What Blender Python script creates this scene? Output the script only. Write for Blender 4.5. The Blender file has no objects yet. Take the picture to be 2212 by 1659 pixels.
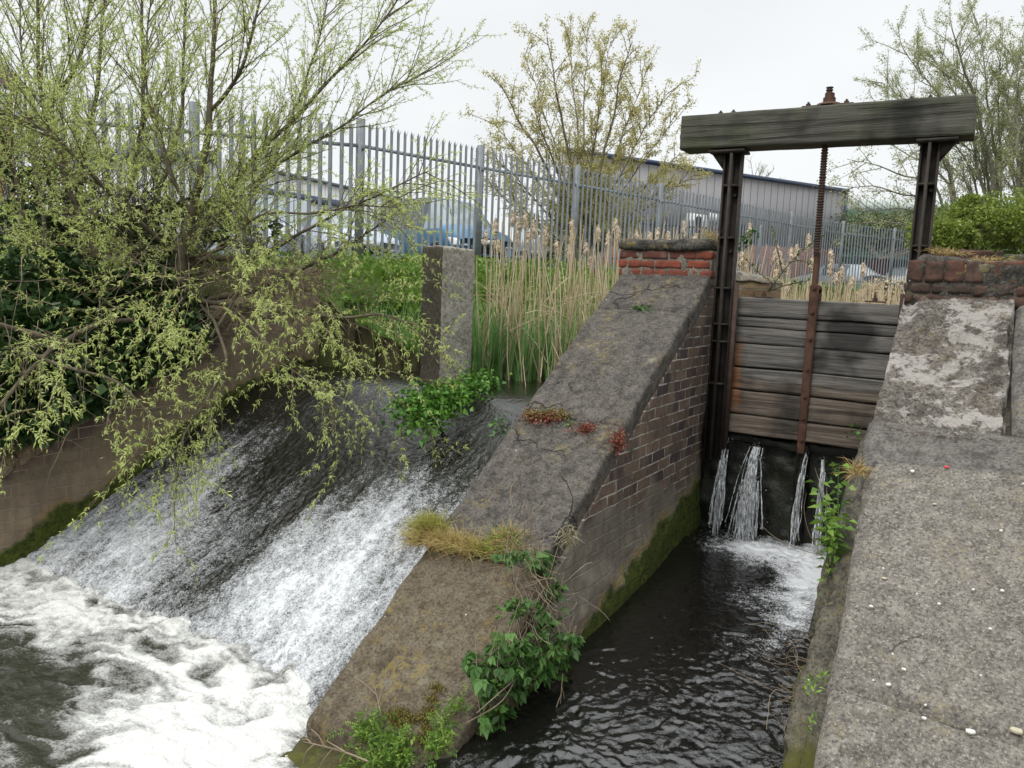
import bpy, math, random
import numpy as np
from mathutils import Matrix, Vector
random.seed(7); rng=np.random.default_rng(11)
S=bpy.context.scene; COL=S.collection
# ------------------------------------------------------------------ camera frame (camera at origin)
F=1700.; CX,CY=1106.,829.5
def _R(yaw,pitch,roll):
    y,p,r=map(math.radians,(yaw,pitch,roll))
    fw=np.array([-math.sin(y)*math.cos(p),math.cos(y)*math.cos(p),-math.sin(p)])
    ri=np.array([math.cos(y),math.sin(y),0.]); up=np.cross(ri,fw)
    return ri*math.cos(r)+up*math.sin(r), -ri*math.sin(r)+up*math.cos(r), fw
R2,U2,FW=_R(31.0,7.0,2.3)
def P(px,py,d): return (FW*F+R2*(px-CX)-U2*(py-CY))/F*d
def onY(px,py,Y): q=P(px,py,1.); return q*(Y/q[1])
def onX(px,py,X): q=P(px,py,1.); return q*(X/q[0])
def onZ(px,py,Z): q=P(px,py,1.); return q*(Z/q[2])
# ------------------------------------------------------------------ noise
_perm=np.random.default_rng(3).permutation(256); _perm=np.concatenate([_perm,_perm,_perm])
_g=np.random.default_rng(5).normal(size=(256,3)); _g/=np.linalg.norm(_g,axis=1)[:,None]
def perlin(p):
    p=np.asarray(p,float); i=np.floor(p).astype(int); f=p-i; i&=255
    u=f*f*f*(f*(f*6-15)+10); out=0
    for dx in(0,1):
        for dy in(0,1):
            for dz in(0,1):
                h=_perm[_perm[_perm[(i[...,0]+dx)&255]+((i[...,1]+dy)&255)]+((i[...,2]+dz)&255)]
                g=_g[h]; d=(g[...,0]*(f[...,0]-dx)+g[...,1]*(f[...,1]-dy)+g[...,2]*(f[...,2]-dz))
                w=(u[...,0] if dx else 1-u[...,0])*(u[...,1] if dy else 1-u[...,1])*(u[...,2] if dz else 1-u[...,2])
                out=out+w*d
    return out*1.6
def fbm(p,o=4,l=2.1,g=.5):
    p=np.asarray(p,float); a=1.; s=0; t=0
    for k in range(o): s=s+a*perlin(p+17.3*k); t+=a; a*=g; p=p*l
    return s/t
def sstep(a,b,x): t=np.clip((x-a)/(b-a),0,1); return t*t*(3-2*t)
# ------------------------------------------------------------------ mesh builder
class MB:
    def __init__(s): s.v=[];s.f={};s.n=0;s.at=[]
    def add(s,v,f,rnd=None):
        v=np.asarray(v,float).reshape(-1,3)
        if isinstance(f,np.ndarray): fs=[f]
        else:
            d={}
            for q in f: d.setdefault(len(q),[]).append(q)
            fs=[np.array(x) for x in d.values()]
        for a in fs:
            if len(a): s.f.setdefault(a.shape[1],[]).append(a+s.n)
        if rnd is None: rnd=random.random()
        s.at.append(np.broadcast_to(np.asarray(rnd,float),(len(v),)).copy())
        s.v.append(v); s.n+=len(v)
        return s
    def build(s,name,mat,parent=None,smooth=False,org=None):
        me=bpy.data.meshes.new(name)
        v=np.concatenate(s.v); at_=np.concatenate(s.at)
        us=np.zeros(len(v),bool)
        for l in s.f.values():
            for a in l: us[a.ravel()]=True
        mp_=np.cumsum(us)-1; v=v[us]; at_=at_[us]
        if parent is not None and org is None:
            pp_=parent
            while pp_ is not None and '_o' not in pp_.keys(): pp_=pp_.parent
            org=np.array(pp_['_o']) if pp_ is not None else np.zeros(3)
        if org is not None: v=v-np.asarray(org)
        me.vertices.add(len(v)); me.vertices.foreach_set('co',v.ravel())
        idx=[];st=[];tot=[];c=0
        for k,l in s.f.items():
            a=mp_[np.concatenate(l)]; idx.append(a.ravel()); st.append(c+np.arange(len(a))*k); tot.append(np.full(len(a),k)); c+=a.size
        idx=np.concatenate(idx);st=np.concatenate(st);tot=np.concatenate(tot)
        me.loops.add(len(idx)); me.loops.foreach_set('vertex_index',idx.astype(np.int32))
        me.polygons.add(len(st)); me.polygons.foreach_set('loop_start',st.astype(np.int32))
        try: me.polygons.foreach_set('loop_total',tot.astype(np.int32))
        except Exception: pass
        me.update(calc_edges=True); me.validate()
        at=me.attributes.new('rnd','FLOAT','POINT'); at.data.foreach_set('value',at_.astype(np.float32))
        if smooth: me.polygons.foreach_set('use_smooth',np.ones(len(me.polygons),bool))
        me.materials.append(mat)
        o=bpy.data.objects.new(name,me); COL.objects.link(o)
        if parent is not None: o.parent=parent
        elif org is not None: o.location=org
        return o
    # primitives
    def hexa(s,c,rnd=None):
        # corners order: (x0y0z0,x1y0z0,x1y1z0,x0y1z0, same z1)
        return s.add(c,np.array([(0,3,2,1),(4,5,6,7),(0,1,5,4),(1,2,6,5),(2,3,7,6),(3,0,4,7)]),rnd)
    def box(s,a,b,rnd=None):
        x0,y0,z0=a;x1,y1,z1=b
        return s.hexa([(x0,y0,z0),(x1,y0,z0),(x1,y1,z0),(x0,y1,z0),(x0,y0,z1),(x1,y0,z1),(x1,y1,z1),(x0,y1,z1)],rnd)
    def rough(s,c,res=.03,r=.02,amp=.006,freq=6.,seed=0.,oct=3,rnd=None,aniso=(1,1,1)):
        c=np.asarray(c,float)
        L=np.array([np.linalg.norm(c[1]-c[0]),np.linalg.norm(c[3]-c[0]),np.linalg.norm(c[4]-c[0])])
        n=np.maximum(np.round(L/res).astype(int),2)
        V=[];Fq=[];m={}
        def vid(i,j,k):
            q=(i,j,k)
            if q not in m: m[q]=len(V); V.append(q)
            return m[q]
        for ax in range(3):
            a,b=[x for x in range(3) if x!=ax]
            for side in(0,1):
                for i in range(n[a]):
                    for j in range(n[b]):
                        q=[]
                        for di,dj in((0,0),(1,0),(1,1),(0,1)):
                            t=[0,0,0]; t[ax]=side*n[ax]; t[a]=i+di; t[b]=j+dj; q.append(vid(*t))
                        flip=(side==0)^(ax==1)
                        Fq.append(q[::-1] if flip else q)
        V=np.array(V,float)/n*L
        r=min(r,L.min()*.45); lo=np.full(3,r); hi=L-r
        inn=np.clip(V,lo,hi); d=V-inn; dn=np.linalg.norm(d,axis=1); w=dn>1e-9
        V[w]=inn[w]+d[w]/dn[w][:,None]*r
        t=V/L
        u,v_,w_=t[:,0:1],t[:,1:2],t[:,2:3]
        Q=((c[0]*(1-u)+c[1]*u)*(1-v_)+(c[3]*(1-u)+c[2]*u)*v_)*(1-w_)+((c[4]*(1-u)+c[5]*u)*(1-v_)+(c[7]*(1-u)+c[6]*u)*v_)*w_
        if amp>0:
            q=Q*freq*np.array(aniso)+seed
            Q=Q+amp*np.stack([fbm(q,oct),fbm(q+31.7,oct),fbm(q+77.1,oct)],1)*1.8
        return s.add(Q,np.array(Fq),rnd)
    def rbox(s,a,b,**k):
        x0,y0,z0=a;x1,y1,z1=b
        return s.rough([(x0,y0,z0),(x1,y0,z0),(x1,y1,z0),(x0,y1,z0),(x0,y0,z1),(x1,y0,z1),(x1,y1,z1),(x0,y1,z1)],**k)
    def tube(s,pts,rad,n=6,cap=True,rnd=None):
        pts=np.asarray(pts,float); m=len(pts); rad=np.broadcast_to(np.asarray(rad,float),(m,))
        T=np.gradient(pts,axis=0); T/=np.linalg.norm(T,axis=1)[:,None]+1e-12
        ref=np.array([0,0,1.]) if abs(T[:,2]).mean()<.8 else np.array([1.,0,0])
        A=np.cross(T,ref); A/=np.linalg.norm(A,axis=1)[:,None]+1e-12; B=np.cross(T,A)
        a=np.arange(n)*2*math.pi/n
        V=pts[:,None]+rad[:,None,None]*(np.cos(a)[None,:,None]*A[:,None]+np.sin(a)[None,:,None]*B[:,None])
        i=np.arange(m-1)[:,None]*n; j=np.arange(n)[None]; k=(j+1)%n
        Fq=np.stack([i+j,i+k,i+n+k,i+n+j],-1).reshape(-1,4)
        s.add(V.reshape(-1,3),Fq,rnd)
        if cap:
            s.add(V[0],[tuple(range(n))],rnd); s.add(V[-1],[tuple(range(n))[::-1]],rnd)
        return s
    def prism(s,poly,d,rnd=None):
        poly=np.asarray(poly,float); n=len(poly); d=np.asarray(d,float)
        f=[tuple(range(n))[::-1],tuple(range(n,2*n))]+[(i,(i+1)%n,(i+1)%n+n,i+n) for i in range(n)]
        return s.add(np.vstack([poly,poly+d]),f,rnd)
    def grid(s,X,Y,Z,rnd=None):
        a,b=X.shape; V=np.stack([X,Y,Z],-1).reshape(-1,3)
        i=np.arange(a-1)[:,None]*b; j=np.arange(b-1)[None]
        return s.add(V,np.stack([i+j,i+b+j,i+b+j+1,i+j+1],-1).reshape(-1,4),None if rnd is None else np.asarray(rnd).ravel())
    def leaves(s,pos,ax,L,w,droop=.0,rnd=None,fold=.15):
        pos=np.asarray(pos,float); N=len(pos)
        if N==0: return s
        ax=np.asarray(ax,float)+1e-6; ax/=np.linalg.norm(ax,axis=1)[:,None]
        up=rng.normal(size=(N,3))*.6+np.array([0,0,1.]); sd=np.cross(ax,up); sd/=np.linalg.norm(sd,axis=1)[:,None]+1e-9
        nr=np.cross(sd,ax); L=np.broadcast_to(L,(N,))[:,None]; w=np.broadcast_to(w,(N,))[:,None]
        dz=np.array([0,0,-1.])*droop*L
        V=np.stack([pos,pos+ax*L*.45+sd*w*.5+nr*fold*w,pos+ax*L+dz,pos+ax*L*.45-sd*w*.5+nr*fold*w],1).reshape(-1,3)
        f=np.arange(N)[:,None]*4+np.arange(4)[None]
        if rnd is None: rnd=rng.random(N)
        return s.add(V,f,np.repeat(rnd,4))
    def blades(s,pos,ax,L,w,bend=.3,rnd=None,seg=3):
        # curved grass blades
        pos=np.asarray(pos,float); N=len(pos); ax=np.asarray(ax,float); ax=ax/np.linalg.norm(ax,axis=1)[:,None]
        L=np.broadcast_to(L,(N,))[:,None]; w=np.broadcast_to(w,(N,))[:,None]
        th=rng.random(N)*2*math.pi; hd=np.stack([np.cos(th),np.sin(th),np.zeros(N)],1)
        sd=np.cross(ax,hd); sd/=np.linalg.norm(sd,axis=1)[:,None]+1e-9
        b=(rng.random(N)*bend)[:,None]; rows=[]
        for k in range(seg+1):
            t=k/seg; c=pos+ax*L*t*(1-.25*b*t)+hd*L*b*t*t+np.array([0,0,-1.])*L*b*t**3*.35
            ww=w*(1-t)**.6*.5 if k<seg else w*0.02
            rows+= [c-sd*ww,c+sd*ww]
        V=np.stack(rows,1).reshape(-1,3); M=2*(seg+1)
        q=np.array([(2*k,2*k+1,2*k+3,2*k+2) for k in range(seg)])
        f=(np.arange(N)[:,None,None]*M+q[None]).reshape(-1,4)
        if rnd is None: rnd=rng.random(N)
        return s.add(V,f,np.repeat(rnd,M))
# ------------------------------------------------------------------ things
def tag(o,label=None,cat=None,group=None,kind=None):
    if label:o['label']=label
    if cat:o['category']=cat
    if group:o['group']=group
    if kind:o['kind']=kind
    return o
def thing(name,label,cat,loc=(0,0,0),group=None):
    o=bpy.data.objects.new(name,None); COL.objects.link(o); o.location=loc; o.empty_display_size=.1
    o['_o']=[float(x) for x in loc]
    return tag(o,label,cat,group)
def copy_tree(o,parent=None):
    c=o.copy(); COL.objects.link(c)
    if parent is not None: c.parent=parent
    for ch in list(o.children): copy_tree(ch,c)
    return c
# ------------------------------------------------------------------ materials
class NT:
    def __init__(s,name):
        s.m=bpy.data.materials.new(name); s.m.use_nodes=True; s.t=s.m.node_tree; s.t.nodes.clear()
        s.out=s.n('ShaderNodeOutputMaterial'); s.pos=s.n('ShaderNodeNewGeometry').outputs['Position']
    def n(s,ty,**k):
        x=s.t.nodes.new(ty)
        for a,b in k.items(): setattr(x,a,b)
        return x
    def l(s,a,b): s.t.links.new(a,b)
    def setin(s,sock,v):
        if isinstance(v,bpy.types.NodeSocket): s.l(v,sock)
        elif v is not None:
            if sock.type=='RGBA' and not hasattr(v,'__len__'): v=(v,v,v,1)
            elif sock.type=='RGBA' and len(v)==3: v=tuple(v)+(1,)
            sock.default_value=v
    def scale(s,vec,sc,off=(0,0,0)):
        m=s.n('ShaderNodeMapping'); s.setin(m.inputs['Vector'],vec); m.inputs['Scale'].default_value=sc if hasattr(sc,'__len__') else (sc,)*3
        m.inputs['Location'].default_value=off; return m.outputs[0]
    def noise(s,sc,det=4,ro=.55,vec=None,dist=0,stretch=None):
        v=vec or s.pos
        if stretch: v=s.scale(v,stretch)
        x=s.n('ShaderNodeTexNoise'); s.l(v,x.inputs['Vector']); x.inputs['Scale'].default_value=sc; x.inputs['Detail'].default_value=det
        x.inputs['Roughness'].default_value=ro; x.inputs['Distortion'].default_value=dist; return x.outputs[0]
    def voro(s,sc,vec=None,feat='F1',rand=1,out=0):
        x=s.n('ShaderNodeTexVoronoi'); x.feature=feat; s.l(vec or s.pos,x.inputs['Vector']); x.inputs['Scale'].default_value=sc
        x.inputs['Randomness'].default_value=rand; return x.outputs[out]
    def ramp(s,v,*st,interp='LINEAR'):
        x=s.n('ShaderNodeValToRGB'); x.color_ramp.interpolation=interp; e=x.color_ramp.elements
        while len(e)<len(st): e.new(.5)
        for k,(p,c) in enumerate(st):
            e[k].position=p; e[k].color=(c,c,c,1) if not hasattr(c,'__len__') else tuple(c)+(1,)
        s.l(v,x.inputs[0]); return x.outputs[0]
    def mix(s,f,a,b,bl='MIX'):
        x=s.n('ShaderNodeMix',data_type='RGBA',blend_type=bl); s.setin(x.inputs[0],f); s.setin(x.inputs[6],a); s.setin(x.inputs[7],b); return x.outputs[2]
    def math(s,op,a,b=None,cl=False):
        x=s.n('ShaderNodeMath',operation=op,use_clamp=cl); s.setin(x.inputs[0],a)
        if b is not None: s.setin(x.inputs[1],b)
        return x.outputs[0]
    def xyz(s,v=None):
        x=s.n('ShaderNodeSeparateXYZ'); s.l(v or s.pos,x.inputs[0]); return x.outputs
    def comb(s,a,b,c):
        x=s.n('ShaderNodeCombineXYZ'); s.setin(x.inputs[0],a); s.setin(x.inputs[1],b); s.setin(x.inputs[2],c); return x.outputs[0]
    def attr(s,name='rnd'):
        x=s.n('ShaderNodeAttribute'); x.attribute_name=name; return x.outputs['Fac']
    def bump(s,h,st=.5,d=.01,nrm=None):
        x=s.n('ShaderNodeBump'); x.inputs['Strength'].default_value=st; x.inputs['Distance'].default_value=d; s.l(h,x.inputs['Height'])
        if nrm: s.l(nrm,x.inputs['Normal'])
        return x.outputs[0]
    def pbr(s,col,ro=.8,nrm=None,metal=0,spec=None,extra=None):
        x=s.n('ShaderNodeBsdfPrincipled'); s.setin(x.inputs['Base Color'],col); s.setin(x.inputs['Roughness'],ro); s.setin(x.inputs['Metallic'],metal)
        if nrm: s.l(nrm,x.inputs['Normal'])
        if spec is not None: s.setin(x.inputs['Specular IOR Level'],spec)
        for k,v in (extra or {}).items(): s.setin(x.inputs[k],v)
        s.l(x.outputs[0],s.out.inputs[0]); s.p=x; return s.m
def stone(name,a,b,c=None,lich=(.30,.24,.07),lamt=.5,white=.5,sc=1.,bump=.9,crust=.0,moss=None,fleck=0.,dark_face=None,crack=.0,dots=.8,con=1.):
    t=NT(name); n1=t.noise(2.2*sc,6,.6); n2=t.noise(14*sc,6,.7); n3=t.noise(70*sc,3,.7)
    col=t.mix(t.ramp(n1,(.3,0),(.7,1)),a,b)
    col=t.mix(t.ramp(n2,(.44,0),(.66,.9)),col,c or tuple(x*1.5 for x in b)); col=t.mix(t.ramp(n2,(.34,.75*con),(.47,0)),col,tuple(x*.5 for x in a))
    col=t.mix(t.ramp(n3,(.36,.8),(.5,0)),col,tuple(x*.4 for x in a)); col=t.mix(t.ramp(n3,(.58,0),(.70,.5)),col,tuple(x*1.6 for x in (c or b)))
    if lamt>0:
        m=t.math('MULTIPLY',t.ramp(t.noise(3.1*sc,3,.5,dist=.4),(.5,0),(.64,1)),t.ramp(t.noise(26*sc,4,.6),(.5,0),(.6,1)))
        col=t.mix(t.math('MULTIPLY',m,lamt),col,lich)
    if white>0:
        v=t.voro(7*sc,out=0); m=t.math('MULTIPLY',t.ramp(t.noise(1.7*sc,2),(.5,0),(.62,1)),t.ramp(v,(.12,1),(.24,0)))
        m=t.math('MULTIPLY',m,t.ramp(n2,(.4,.2),(.6,1)))
        col=t.mix(t.math('MULTIPLY',m,white),col,(.24,.23,.19))
    if crust>0:
        m=t.math('MULTIPLY',t.ramp(t.noise(3.8,7,.7,dist=.3),(.51,0),(.545,1)),t.ramp(t.noise(12,5,.7),(.42,.0),(.50,1))); col=t.mix(t.math('MULTIPLY',m,crust),col,(.37,.345,.32))
        m=t.ramp(t.noise(5.5,6,.7,dist=.3),(.58,0),(.66,1)); col=t.mix(t.math('MULTIPLY',m,crust*.8),col,(.07,.06,.05))
    if fleck>0:
        m=t.ramp(t.noise(85*sc,3,.6),(.58,0),(.66,1)); col=t.mix(t.math('MULTIPLY',m,fleck),col,(.40,.38,.33))
    if moss:
        z=t.xyz()[2]
        m=t.ramp(t.math('ADD',t.math('MULTIPLY',t.math('SUBTRACT',moss[0],z),moss[1]),t.noise(5,4)),(.5,0),(.75,1))
        col=t.mix(m,col,t.mix(t.noise(18,4,.6),(.02,.03,.006),(.10,.09,.015)))
    crk_=None
    if crack:
        dv_=t.n('ShaderNodeVectorMath',operation='ADD'); nn=t.n('ShaderNodeTexNoise'); t.l(t.pos,nn.inputs['Vector']); nn.inputs['Scale'].default_value=2.5; nn.inputs['Detail'].default_value=6
        s2=t.n('ShaderNodeVectorMath',operation='SCALE'); t.l(nn.outputs[1],s2.inputs[0]); s2.inputs[3].default_value=.55; t.l(t.pos,dv_.inputs[0]); t.l(s2.outputs[0],dv_.inputs[1])
        ed=t.voro(1.15,vec=dv_.outputs[0],feat='DISTANCE_TO_EDGE'); crk_=t.math('MULTIPLY',t.ramp(ed,(.0,1),(.008,0)),t.ramp(t.noise(1.3,2),(.51,0),(.56,crack)))
        col=t.mix(crk_,col,(.012,.010,.009))
    if dots:
        vn=t.n('ShaderNodeTexVoronoi'); t.l(t.pos,vn.inputs['Vector']); vn.inputs['Scale'].default_value=19; cx_=t.xyz(vn.outputs['Color'])[0]
        m=t.math('MULTIPLY',t.ramp(vn.outputs['Distance'],(.07,1),(.10,0)),t.math('GREATER_THAN',cx_,.965)); col=t.mix(t.math('MULTIPLY',m,dots),col,(.55,.54,.50))
    if dark_face:  # darker brown on faces turned towards the given direction
        nx=t.xyz(t.n('ShaderNodeNewGeometry').outputs['True Normal']); dt_=t.math('ADD',t.math('MULTIPLY',nx[0],dark_face[0]),t.math('MULTIPLY',nx[1],dark_face[1]))
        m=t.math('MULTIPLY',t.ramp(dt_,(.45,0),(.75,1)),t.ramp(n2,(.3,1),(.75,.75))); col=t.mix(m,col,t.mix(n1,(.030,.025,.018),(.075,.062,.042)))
    h=t.math('ADD',t.math('MULTIPLY',n2,.6),t.math('MULTIPLY',n3,.35)); h=t.math('ADD',h,t.math('MULTIPLY',t.noise(180*sc,2),.12))
    if crk_: h=t.math('SUBTRACT',h,t.math('MULTIPLY',crk_,1.2))
    return t.pbr(col,.88,t.bump(h,bump,.014),spec=.35)
def leafm(name,*cols,trans=.35,ro=.5):
    t=NT(name); r=t.attr(); st=[(i/(len(cols)-1),c) for i,c in enumerate(cols)]
    col=t.ramp(t.math('ADD',t.math('MULTIPLY',r,.75),t.math('MULTIPLY',t.noise(1.2,2),.28)),*st)
    p=t.n('ShaderNodeBsdfPrincipled'); t.l(col,p.inputs['Base Color']); p.inputs['Roughness'].default_value=ro; p.inputs['Specular IOR Level'].default_value=.3
    tr=t.n('ShaderNodeBsdfTranslucent'); t.l(col,tr.inputs[0]); mx=t.n('ShaderNodeMixShader'); mx.inputs[0].default_value=trans
    t.l(p.outputs[0],mx.inputs[1]); t.l(tr.outputs[0],mx.inputs[2]); t.l(mx.outputs[0],t.out.inputs[0]); return t.m
def plain(name,c,ro=.6,metal=0,var=.3,sc=20.,bump=.1,spec=None):
    t=NT(name); n=t.noise(sc,4,.6); col=t.mix(t.ramp(n,(.3,0),(.7,1)),tuple(x*(1-var) for x in c),tuple(min(1,x*(1+var)) for x in c))
    return t.pbr(col,ro,t.bump(n,bump,.005) if bump else None,metal,spec)
M={}
M['cope']=stone('dark sandstone',(.050,.043,.038),(.078,.069,.060),(.125,.113,.098),lamt=.28,white=.5,crack=.9)
M['cope_low']=stone('mossy sandstone',(.075,.056,.036),(.105,.085,.055),(.14,.12,.085),lich=(.20,.15,.04),lamt=.55,white=.3)
M['slab']=stone('gritty concrete',(.090,.080,.069),(.155,.140,.121),(.215,.197,.17),lich=(.28,.24,.12),lamt=.3,white=.2,fleck=.5,bump=.9,crack=.45,con=.2)
M['slab_dark']=stone('smooth dark mortar',(.080,.074,.067),(.11,.103,.093),(.15,.14,.125),lamt=.15,white=.1,bump=.6)
M['flaky']=stone('flaking sandstone',(.060,.050,.042),(.120,.104,.088),(.215,.195,.17),lamt=.15,white=.3,crust=.75,bump=1.8)
M['pillar']=stone('lichened concrete',(.22,.20,.16),(.34,.315,.26),(.50,.48,.43),lich=(.25,.22,.10),lamt=.3,white=1.,sc=2.4,dark_face=(-.36,-.93))
M['basestone']=stone('wet mossy stone',(.03,.025,.016),(.055,.045,.025),(.07,.06,.03),lich=(.09,.10,.015),lamt=.9,white=0,moss=(-2.0,1.2))
M['ledge']=stone('damp stone',(.05,.045,.035),(.095,.085,.065),(.13,.12,.09),lamt=.2,white=.2,moss=(-1.75,1.5))
M['capstone']=stone('black weathered stone',(.025,.023,.02),(.05,.045,.038),(.12,.11,.09),lamt=.5,white=.3)
# --- brick walls
def brickwall(name,axis,mortar,b1,b2,render_z=None,moss=None,stain=.5,off=(0,0,0),bw=.235,bh=.075,slope=0.,cover=.5,rendcol=(.215,.19,.15)):
    t=NT(name); x,y,z=t.xyz(); u={'X':x,'Y':y}[axis]
    nd=t.noise(6,3); 
    uu=t.math('ADD',u,t.math('MULTIPLY',nd,.02)); zz=t.math('ADD',z,t.math('MULTIPLY',t.noise(5,3),.016))
    v=t.comb(uu,zz,0.)
    bt=t.n('ShaderNodeTexBrick'); t.l(t.scale(v,1.,off),bt.inputs['Vector']); bt.inputs['Scale'].default_value=1.
    bt.inputs['Brick Width'].default_value=bw; bt.inputs['Row Height'].default_value=bh; bt.inputs['Mortar Size'].default_value=.006
    bt.inputs['Mortar Smooth'].default_value=.3; bt.inputs['Bias'].default_value=-.1
    bt.inputs['Color1'].default_value=(0,0,0,1); bt.inputs['Color2'].default_value=(1,1,1,1); bt.inputs['Mortar'].default_value=(.5,.5,.5,1)
    rnd=bt.outputs['Color']; mo=bt.outputs['Fac']
    col=t.ramp(rnd,(.0,b1),(.35,tuple((p+q)/2 for p,q in zip(b1,b2))),(.75,b2),(1.,tuple(k*.5 for k in b1)))
    col=t.mix(t.ramp(t.noise(30,4,.7),(.4,0),(.7,.5)),col,tuple(k*.5 for k in b1))
    # tan rain stains running down
    st=t.noise(1.,4,.6,stretch=(9,9,1.3)); col=t.mix(t.math('MULTIPLY',t.ramp(st,(.47,0),(.62,1)),stain),col,(.19,.14,.09))
    mcol=t.mix(t.ramp(t.noise(6,5,.65),(.40,0),(.56,1)),tuple(k*.28 for k in mortar),mortar)
    col=t.mix(mo,col,mcol)
    h=t.math('SUBTRACT',t.math('ADD',t.math('MULTIPLY',t.noise(40,4),.25),t.math('MULTIPLY',rnd,.18)),t.math('MULTIPLY',mo,.6))
    # efflorescence streaks
    ef=t.math('MULTIPLY',t.ramp(t.noise(1.,4,.65,stretch=(14,14,2.2)),(.66,0),(.70,1)),t.ramp(t.noise(2.,2),(.5,0),(.6,1)))
    col=t.mix(t.math('MULTIPLY',ef,.6),col,(.34,.31,.27))
    if render_z is not None:
        zr=t.math('SUBTRACT',render_z,t.math('ADD',z,t.math('MULTIPLY',y,slope)))
        m=t.ramp(t.math('ADD',t.math('MULTIPLY',zr,1.6),t.math('MULTIPLY',t.noise(2.6,5,.6),1.2)),(.56,0),(.72,1))
        rc=t.mix(t.ramp(t.noise(4,6,.65),(.3,0),(.7,1)),tuple(k*.55 for k in rendcol),rendcol)
        rc=t.mix(t.ramp(t.noise(1,4,.7,stretch=(12,12,1.2)),(.45,0),(.7,.6)),rc,tuple(k*.4 for k in rendcol))
        rc=t.mix(t.math('MULTIPLY',mo,t.ramp(t.noise(3,3),(.4,0),(.6,.6))),rc,(.24,.22,.18))
        col=t.mix(t.math('MULTIPLY',m,cover),col,rc)
    if moss:
        mm=t.math('SUBTRACT',moss[0],t.math('ADD',z,t.math('MULTIPLY',y,moss[2])))
        f=t.ramp(t.math('ADD',t.math('MULTIPLY',mm,moss[1]),t.math('MULTIPLY',t.noise(3.2,6,.65),.9)),(.5,0),(.62,1))
        yl=t.ramp(t.math('ADD',t.math('MULTIPLY',mm,moss[1]),t.math('MULTIPLY',t.noise(3.2,6,.65),.9)),(.40,0),(.5,.75),(.6,0))
        mc=t.ramp(t.noise(22,5,.7),(.25,(.008,.014,.004)),(.5,(.065,.090,.010)),(.75,(.17,.19,.022)))
        col=t.mix(t.math('MULTIPLY',yl,t.ramp(t.noise(8,3),(.4,0),(.6,1))),col,(.22,.14,.03))
        col=t.mix(f,col,mc); h=t.math('ADD',h,t.math('MULTIPLY',f,t.math('MULTIPLY',t.noise(60,4,.7),1.5)))
    return t.pbr(col,.85,t.bump(h,1.,.028),spec=.3)
M['wall_r']=brickwall('weathered brick wall','Y',(.40,.37,.32),(.062,.042,.042),(.165,.115,.085),render_z=-1.32,moss=(-2.45,2.4,-.175),stain=.5,cover=.88)
M['wall_l']=brickwall('brown brick bank wall','Y',(.36,.30,.22),(.085,.058,.055),(.19,.135,.105),render_z=-2.75,moss=(-3.18,2.6,-.45),stain=.65,slope=-.45,cover=.8,rendcol=(.30,.235,.16),bh=.085,bw=.26)
M['pier_back']=brickwall('yellow brick pier','X',(.30,.27,.2),(.24,.16,.09),(.32,.24,.14),stain=.3)
def brickm(name,cols,dirt=.4):
    t=NT(name); r=t.attr(); col=t.ramp(r,*[(i/(len(cols)-1),c) for i,c in enumerate(cols)])
    col=t.mix(t.ramp(t.noise(18,5,.7),(.4,0),(.65,dirt)),col,(.035,.028,.024)); col=t.mix(t.ramp(t.noise(7,4,.6),(.6,0),(.72,.5)),col,(.20,.17,.13))
    return t.pbr(col,.85,t.bump(t.noise(50,5,.7),.8,.008),spec=.3)
M['redbrick']=brickm('red brick',[(.17,.045,.027),(.26,.065,.035),(.20,.055,.035),(.12,.045,.035)],.6)
M['oldbrick']=brickm('sooty brick',[(.085,.045,.032),(.15,.068,.044),(.10,.055,.04),(.06,.042,.034)],.9)
M['mortar']=stone('pale mortar',(.12,.105,.085),(.19,.17,.14),lamt=.1,white=.2)
# --- wood & iron
def wood(name,a,b,crack=.9,green=0.,ax='X',rust=False,brown_z=None):
    t=NT(name); x,y,z=t.xyz(); st=(1.2,8,26) if ax=='X' else (26,8,1.2)
    g=t.noise(1.,6,.65,stretch=st,dist=.6); g2=t.noise(1.,5,.7,stretch=tuple(k*3 for k in st)); big=t.noise(2.3,3)
    r=t.attr()
    col=t.mix(t.ramp(g,(.32,0),(.68,1)),a,b)
    if brown_z is not None:
        m=t.ramp(t.math('ADD',t.math('MULTIPLY',t.math('SUBTRACT',brown_z,z),7.),t.noise(4,3)),(.35,0),(.75,1)); col=t.mix(t.math('MULTIPLY',m,.85),col,t.mix(t.ramp(g,(.3,0),(.7,1)),(.06,.045,.033),(.165,.13,.098)))
    col=t.mix(t.ramp(big,(.36,.85),(.52,0)),col,tuple(k*.3 for k in a))
    col=t.mix(t.ramp(g2,(.30,crack),(.42,0)),col,(.012,.01,.009))
    if green: col=t.mix(t.math('MULTIPLY',t.ramp(t.noise(3,4,.6,stretch=(1,1,2)),(.5,0),(.68,1)),green),col,(.10,.11,.06))
    if rust:
        m=t.ramp(t.math('ADD',t.math('MULTIPLY',t.math('SUBTRACT',-1.55,x),6.),t.math('MULTIPLY',t.noise(9,5,.75,stretch=(.5,1,2)),1.6)),(.95,0),(1.35,1))
        zz=t.math('MULTIPLY',t.ramp(t.math('ADD',z,1.),(.10,0),(.22,1)),t.ramp(t.math('ADD',z,1.),(.60,1),(.72,0))); m=t.math('MULTIPLY',m,zz)
        col=t.mix(t.math('MULTIPLY',m,.7),col,(.20,.085,.028))
    h=t.math('ADD',g,t.math('MULTIPLY',g2,.7))
    return t.pbr(col,.82,t.bump(h,.9,.012),spec=.3)
M['beam']=wood('grey green oak',(.055,.055,.045),(.105,.10,.085),green=.45)
M['plank']=wood('silvered oak',(.065,.060,.055),(.20,.188,.172),rust=True,brown_z=-.62)
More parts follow.
